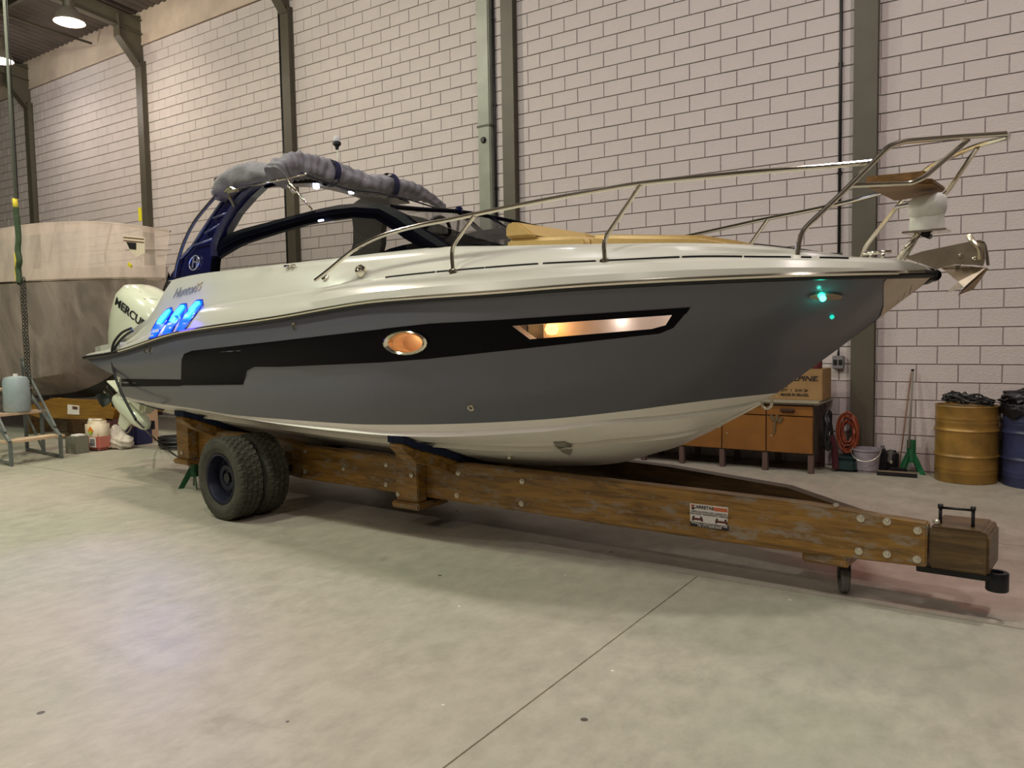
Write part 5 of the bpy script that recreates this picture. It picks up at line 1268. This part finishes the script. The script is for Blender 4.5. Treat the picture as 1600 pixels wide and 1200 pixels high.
rows3 = [[r_[0]+Vector((0, -.01, -.02)), r_[0]+Vector((0, .03, .17)), r_[0]+Vector((0, .10, .19))] for r_ in rows]; grid('gunwale', rows3, mat('far_gunwale', (150, 136, 126), .4), wb)
tube('rub_rail', [r_[0]+Vector((0, -.012, -.02)) for r_ in rows], .03, M_chrome2, wb, 6)
rt = pchip([0, .3, .9, 1.6, 2.6, 7], [3.26, 3.34, 3.42, 3.43, 3.40, 3.36])
railp = [Vector((-s_+.22*(1-min(1, s_)), -max(.08, wsh(s_)-.02), rt(s_))) for s_ in [7*(k/30)**1.5 for k in range(31)]]
tube('top_rail', railp, .016, mat('rail_dull', (150, 136, 124), .4), wb, 8)
for s_ in (.5, 1.35, 2.3, 3.3): tube('rail_post', [Vector((-s_, -wsh(s_)+.02, rt(s_))), Vector((-s_-.25, -wsh(s_)+.03, 2.95)), Vector((-s_-.25, -wsh(s_)+.03, 2.6))], .014, mat('rail_dull', (206, 188, 172)), wb, 6)
tube('mid_rail', [Vector((p.x-.02, p.y+.01, 2.98)) for p in railp], .008, mat('rail_dull', (206, 188, 172)), wb, 6)
# film
fm = bpy.data.materials.new('milky_plastic_film'); fm.use_nodes = True; nt = fm.node_tree; b = nt.nodes['Principled BSDF']
b.inputs['Base Color'].default_value = (*s2l((232, 212, 200)), 1); b.inputs['Roughness'].default_value = .3; b.inputs['Coat Weight'].default_value = .4
tcn = nt.nodes.new('ShaderNodeTexCoord'); mpn = nt.nodes.new('ShaderNodeMapping'); mpn.inputs['Scale'].default_value = (1.2, 1, .35); nn = nt.nodes.new('ShaderNodeTexNoise'); nn.inputs['Scale'].default_value = 2.5; nn.inputs['Detail'].default_value = 6; nn.inputs['Distortion'].default_value = 1.
nt.links.new(tcn.outputs['Object'], mpn.inputs[0]); nt.links.new(mpn.outputs[0], nn.inputs['Vector'])
bpn = nt.nodes.new('ShaderNodeBump'); bpn.inputs['Strength'].default_value = .25; bpn.inputs['Distance'].default_value = .05; nt.links.new(nn.outputs['Fac'], bpn.inputs['Height']); nt.links.new(bpn.outputs[0], b.inputs['Normal'])
def filmcopy(nm, a0, a1):
    m = fm.copy(); m.name = nm; n = m.node_tree; b = n.nodes['Principled BSDF']; no = [x for x in n.nodes if x.type == 'TEX_NOISE'][0]
    mr = n.nodes.new('ShaderNodeMapRange'); mr.inputs['From Min'].default_value = .35; mr.inputs['From Max'].default_value = .7; mr.inputs['To Min'].default_value = a0; mr.inputs['To Max'].default_value = a1
    n.links.new(no.outputs['Fac'], mr.inputs['Value']); n.links.new(mr.outputs[0], b.inputs['Alpha']); return m
F1 = filmcopy('milky_film_upper', .45, .68); F2 = filmcopy('clear_film_lower', .22, .46)
up = []
for k, p in enumerate(railp):
    s_ = max(0, -p.x); g = Vector((-s_, -wsh(s_)-.03, 2.56)); wv = .02*math.sin(k*2.1)
    up.append([Vector((p.x-.3, p.y+.5 if s_ > .4 else p.y+.2, p.z-.03)), p+Vector((.01, -.018, .018)), lerp(p, g, .3)+Vector((.015, -.02+wv, 0)), lerp(p, g, .65)+Vector((.0, -.02-wv, 0)), g+Vector((.02, -.01, .0))])
grid('shrink_film', up, F1, wb)['label'] = 'milky plastic film stretched over the boat rail'
# film over bow front
lo = []
for k, r_ in enumerate(rows):
    o1 = [r_[0]+Vector((.03, -.035, .0)), r_[1]+Vector((.03, -.05+.02*math.sin(k*1.7), 0)), r_[2]+Vector((.03, -.06+.02*math.sin(k*2.3), 0)), r_[3]+Vector((.03, -.07, -.04)), Vector((r_[4].x+.02, r_[4].y-.10, r_[4].z-.10))]
    lo.append(o1)
grid('shrink_film', lo, F2, wb)['label'] = 'clear plastic film hanging over the dark hull'
p_ = atY(225, 338, WBY-.5)-np.array([WX, WBY, 0]); tape = mat('yellow_tape', (214, 200, 40), .5)
box('tape', tuple(Vector(p_)+Vector((0, -.06, .02))), (.07, .02, .20), tape, wb, bev=.004); p_ = atY(215, 415, WBY-.6)-np.array([WX, WBY, 0]); box('tape', tuple(Vector(p_)+Vector((0, -.12, 0))), (.10, .02, .05), tape, wb, rot=Matrix.Rotation(.5, 3, 'Y'), bev=.004)
# lettering panel seen through the torn film
def wl(x, y, Y=WBY-.95): return Vector(atY(x, y, Y)-np.array([WX, WBY, 0]))
prism('hull_badge', [wl(191, 367), wl(226, 371), wl(226, 396), wl(214, 402), wl(203, 392)], (0, .01, 0), mat('badge_cream', (214, 200, 180), .5), wb)
for y0_ in (370, 375): prism('badge_stripe', [wl(193, y0_), wl(225, y0_+3), wl(225, y0_+4.5), wl(193, y0_+1.6)], (0, -.004, 0), mat('brown_print', (96, 52, 40)), wb)
prism('badge_plate', [wl(198, 378), wl(213, 379.5), wl(213, 390), wl(203, 389)], (0, -.006, 0), M_print, wb)
# its trailer
TY = 6.25
wt = empty('timber_trailer', tuple(atY(110, 640, TY)*np.array([1, 1, 0])), 0, 'yellow-brown timber trailer carrying the plastic wrapped boat', 'trailer'); wo = np.array(wt.location)
def wtp(x, y, Y=TY): return Vector(atY(x, y, Y)-wo)
A0 = [wtp(x, y) for x, y in [(38, 636), (82, 622), (100, 624), (166, 626), (180, 640), (176, 658), (60, 653), (40, 646)]]
prism('side_beam', A0, (0, .12, 0), M_woody, wt, bev=.01); prism('side_beam', [p+Vector((0, 1.3, 0)) for p in A0], (0, .12, 0), M_woody, wt, bev=.01)
prism('drawbar', [wtp(165, 653), wtp(222, 662), wtp(222, 668), wtp(165, 664)], (0, .15, 0), mat('oxide_red', (84, 44, 46), .6), wt, bev=.006)
lathe('tow_eye', [(.05, -.06), (.06, -.06), (.06, .06), (.05, .06)], M_blackm, wt, tuple(wtp(228, 665)+Vector((0, .07, 0))), 'Z', 16)
prism('beam_sticker', [wtp(106, 632), wtp(124, 634), wtp(124, 648), wtp(106, 647)], (0, -.006, 0), M_paper, wt); prism('sticker_print', [wtp(114, 634.5), wtp(122, 635.5), wtp(122, 640), wtp(114, 639)], (0, -.010, 0), mb_, wt)
tube('tie_hook', smoothpath([wtp(86, 657), wtp(88, 668), wtp(93, 674), wtp(108, 675)], 5), .012, M_blackm, wt, 8)
tube('tie_hook', smoothpath([wtp(205, 650), wtp(206, 662), wtp(203, 672), wtp(196, 680)], 5), .014, mat('dull_steel', (130, 124, 116), .4, metal=.7), wt, 8)
for x in (-.9, .35):
    bm = bmesh.new(); abox(bm, Vector((x-.9, .7, wtp(100, 655).z/2)), (.2, 1.1, wtp(100, 655).z)); fromb('support_block', bm, M_woodd, wt)
# timber prop with black post, behind the stern
q = atZ(224, 694); pr_ = empty('timber_prop', (q[0], q[1]+.3, 0), 0, 'upright timber prop with a black steel post behind the boat stern', 'prop')
def pj(x, y, base=None): v = Vector(atY(x, y, pr_.location.y)); return v-pr_.location
hh = pj(224, 628).z; box('timber', (pj(219, 650).x, 0, hh/2), (.13, .13, hh), M_woodd, pr_); box('timber', (pj(236, 650).x, .02, hh/2), (.10, .13, hh), mat('pale_timber', (196, 160, 130), .7, noise=(5, .15)), pr_)
tube('steel_post', [pj(228, 634)+Vector((0, -.1, 0)), Vector((pj(228, 640).x, -.1, 0))], .04, M_black, pr_, 10)
# hose and pump behind the stern
q = atZ(258, 703); r = empty('hose_coil', (q[0], q[1]+.3, 0), 0, 'black hose coiled on the floor behind the stern', 'hose'); pts = []
for k in range(90):
    a = k*.42; s = .34+.05*math.sin(k*.7); pts.append(Vector((s*math.cos(a)*1.05, s*math.sin(a)*.8, .03+.012*(k/10)+.02*abs(math.sin(k*.23)))))
pts += [Vector((.25, -.05, .3)), Vector((.38, .0, .55)), Vector((.42, .1, .75))]
tube('hose', smoothpath(pts, 3), .026, M_black, r, 8)
q = atZ(250, 692); r = empty('pump', (q[0]-.0, q[1]+.55, 0), 0, 'black and silver pump unit standing behind the hose coil', 'pump')
bm = bmesh.new(); abox(bm, Vector((0, 0, .30)), (.28, .25, .6), bev=.02); fromb('body', bm, M_black, r); lathe('motor', [(.0, -.16), (.09, -.15), (.09, .1), (0, .1)], mat('silver_cast', (150, 148, 140), .4, metal=.6), r, (.04, -.1, .52), 'Y', 18); tube('pipe', [(-.1, -.13, .0), (-.1, -.13, .66)], .02, mat('silver_cast', (150, 148, 140)), r, 8); tube('pipe', [(.1, -.15, .15), (.1, -.15, .62)], .016, mat('silver_cast', (150, 148, 140)), r, 8)
# thin cable from the stern down to the floor
pts = [inv @ LV(x, y, v) for x, y, v in [(209, 655, -1.3), (222, 668, -1.25), (236, 680, -1.2), (262, 702, -1.1)]]
e1 = Vector(atZ(262, 706)); e2 = Vector(atZ(304, 731)); e3 = e2+Vector((.6, .3, 0))
o = tube('floor_cable', smoothpath([inv @ LV(212, 656, -1.34), Vector(atZ(240, 684, .2)), Vector(atZ(272, 710, .012)), Vector(atZ(303, 731, .012)), Vector(atZ(340, 738, .012))], 6), .011, M_black, None, 6); tag(o, 'thin black cable trailing from the stern down across the floor', 'cable')
# jerrycan
q = atZ(140, 705); r = empty('jerrycan', (q[0], q[1]+.13, 0), .15, 'white plastic jerrycan half full of pink liquid', 'jerrycan')
bm = bmesh.new(); abox(bm, Vector((0, 0, .22)), (.30, .24, .42), bev=.045); abox(bm, Vector((0, 0, .44)), (.2, .08, .04), bev=.015)
fromb('body', bm, mat('translucent_white', (214, 196, 170), .4), r, True); box('liquid', (0, 0, .13), (.302, .242, .24), mat('pink_liquid', (190, 112, 100), .35), r, bev=.04)
lathe('cap', [(.035, .41), (.035, .46), (0, .46)], M_paper, r, (-.09, -.03, 0), seg=16); box('label_sheet', (.05, -.124, .13), (.13, .004, .14), M_paper, r, bev=0); box('label_print', (.05, -.127, .13), (.10, .002, .10), mat('grey_print', (130, 126, 124), .6), r, bev=0)
prism('hazard_label', [(.02, -.124, .36), (-.04, -.124, .30), (.02, -.124, .24), (.08, -.124, .30)], (0, -.004, 0), mat('hazard_orange', (224, 130, 40), .5), r); prism('hazard_print', [(.02, -.129, .30), (-.02, -.129, .27), (.02, -.129, .24), (.06, -.129, .27)], (0, -.002, 0), mat('hazard_green', (160, 200, 40), .5), r)
# grey block and bag
q = atZ(110, 709); r = empty('concrete_block', (q[0], q[1]+.1, 0), .1, 'grey concrete block between the steps and the jerrycan', 'block')
box('body', (0, 0, .12), (.24, .2, .24), mat('grey_block', (120, 118, 104), .9, bump=.4), r, bev=.006); box('rag', (.03, 0, .252), (.16, .14, .03), M_paper, r, bev=.012)
q = atZ(187, 701); r = empty('plastic_sack', (q[0], q[1]+.02, 0), 0, 'crumpled white plastic sack with a knotted ear right of the jerrycan', 'bag')
bm = bmesh.new(); bmesh.ops.create_icosphere(bm, subdivisions=4, radius=1)
for v in bm.verts:
    p = v.co.copy(); n_ = 1+.08*math.sin(p.x*8+p.y*5)+.07*math.sin(p.z*12+p.x*7)
    z = max(0.0, .10+p.z*.13*n_)
    x = p.x*.22*n_
    if p.z > .2 and p.x < -.1: z += .15*max(0, 1-abs(p.x+.5)*3.5); 
    v.co = Vector((x, p.y*.14*n_, z))
fromb('sack_film', bm, mat('white_sack', (200, 190, 176), .5, bump=.4, bscale=25), r, True, sharp=80)
r = empty('blue_crate', (q[0]-.28, q[1]+.45, 0), 0, 'dark blue plastic crate behind the jerrycan and the sack', 'crate')
bm = bmesh.new(); abox(bm, Vector((0, 0, .15)), (.36, .26, .3), bev=.01); fromb('body', bm, mat('crate_blue', (34, 34, 78), .5), r)
for k in range(4): box('rib', (-.135+k*.09, -.135, .15), (.02, .015, .28), mat('crate_blue', (34, 34, 78)), r, bev=.003)
# boarding steps
M_st = mat('step_steel', (104, 110, 108), .45, metal=.2, noise=(8, .15)); M_tr = mat('step_tread', (196, 170, 142), .6, noise=(6, .12))
q = atZ(96, 716); q2 = atZ(20, 729)
r = empty('boarding_steps', (q[0], q[1], 0), 0, 'grey steel boarding steps with bare wooden treads at the left edge', 'steps'); so = np.array(r.location)
Yn = q2[1]; 
def sp(x, y, Y): return Vector(atY(x, y, Y)-so)
def bar(nm, a, b_, t=.04, m=M_st):
    a, b_ = Vector(a), Vector(b_); d = b_-a; rot = d.to_track_quat('Z', 'Y').to_matrix(); return box(nm, (a+b_)/2, (t, t, d.length), m, r, rot=rot, bev=.003)
Y0 = Yn; f0 = sp(18, 728, Y0); f1 = Vector((0, 0, 0)); 
# frame built in plan: front edge from f0 to f1
ex = (f1-f0); L2 = ex.length; exn = ex.normalized(); eyn = Vector((exn.y, -exn.x, 0))*-1
back = Vector((-1.0, .1, 0)).normalized()
W_ = ex                                     # width of the treads
def S(a, k, z): return f1-ex*a+back*k+Vector((0, 0, z))
for a in (0, 1): bar('leg', S(a, 0, 0), S(a, 0, .30)); bar('leg', S(a, .62, 0), S(a, .62, .62)); bar('leg', S(a, 1.24, 0), S(a, 1.24, .94))
for a in (0, 1): bar('stringer', S(a, 0, .30), S(a, 1.24, .96)); bar('brace', S(a, .62, .05), S(a, 1.24, .6), .025); bar('rail', S(a, 0.0, .03), S(a, 1.24, .03), .03)
for k, z in ((.12, .30), (.68, .61), (1.2, .92)):
    rot = Matrix.Rotation(math.atan2(ex.y, ex.x), 3, 'Z'); c = S(.5, k+.02, z); box('tread', c, (L2+.08, .26, .035), M_tr, r, rot=rot)
bar('handrail', S(0, .15, .42), S(0, 1.3, 1.35), .03); bar('handrail_post', S(0, 1.24, .9), S(0, 1.24, 1.35), .03); bar('handrail', S(1, .15, .42), S(1, 1.3, 1.35), .03)
# plastic drum on the steps
pd = atZ(30, 667, .66); r2 = empty('plastic_canister', tuple(S(.45, .70, .63)+r.location), 0, 'pale grey-blue plastic canister standing on the boarding steps', 'canister')
lathe('body', [(0, 0), (.15, 0), (.165, .03), (.16, .42), (.14, .47), (.06, .49), (0, .49)], mat('canister_grey', (150, 164, 168), .4, noise=(6, .12)), r2, seg=28)
lathe('cap', [(.03, .485), (.03, .52), (0, .52)], M_paper, r2, seg=14)
# chain hoist hanging from the roof
CYh = 5.2
t0 = atY(5, 0, CYh); X_ = -11.66
hz = roofz(CYh)
r = empty('chain_hoist', (X_, CYh, .80), 0, 'rope and chain hoist hanging from the roof at the left edge', 'hoist')
z1 = atY(25, 310, CYh)[2]-.8; z2 = atY(28, 435, CYh)[2]-.8
tube('rope', [(0.02, 0, hz-.8), (0.02, 0, z1)], .02, mat('rope_grey', (110, 116, 106), .8), r, 8)
tube('rope', [(0.07, 0.02, hz-.8), (0.05, 0.02, z1)], .008, M_black, r, 6)
tube('strap', [(0, 0, z1), (0.01, 0, z1-.16)], .035, mat('yellow_strap', (196, 180, 50), .7), r, 8)
tube('sling', smoothpath([(0.01, 0, z1-.12), (0.02, .01, z1-.5), (0.0, 0, z1-.7), (.03, 0, z1-.85), (-.02, 0, z1-.95), (.01, 0, z1-1.15), (-.02, 0, z2+.0)], 5), .04, mat('sling_green', (52, 70, 46), .8, noise=(9, .3)), r, 8)
tube('strap', smoothpath([(-.03, -.02, z2+.35), (.0, -.03, z2+.22), (-.04, -.02, z2+.12), (-.03, -.02, z2-.03)], 4), .02, mat('yellow_strap', (196, 180, 50)), r, 8)
ck = mat('chain_dark', (58, 58, 52), .5, metal=.6)
def linkmesh():
    bm = bmesh.new(); atube(bm, [Vector((.018*math.cos(a)*(1), 0, .03*math.sin(a))) for a in [2*PI*k/12 for k in range(12)]], .006, 6, closed=True); me = bpy.data.meshes.new('chain_link'); bm.to_mesh(me); bm.free(); me.materials.append(ck); return me
lm = linkmesh()
for xx in (.04, .13):
    n = int(z2/.047)
    for k in range(n):
        o = bpy.data.objects.new('chain_link', lm); COL.objects.link(o); o.parent = r; o.location = (xx+.006*math.sin(k*.7), 0, z2-.047*k-.02); o.rotation_euler = (0, 0, PI/2*(k % 2)+.3)
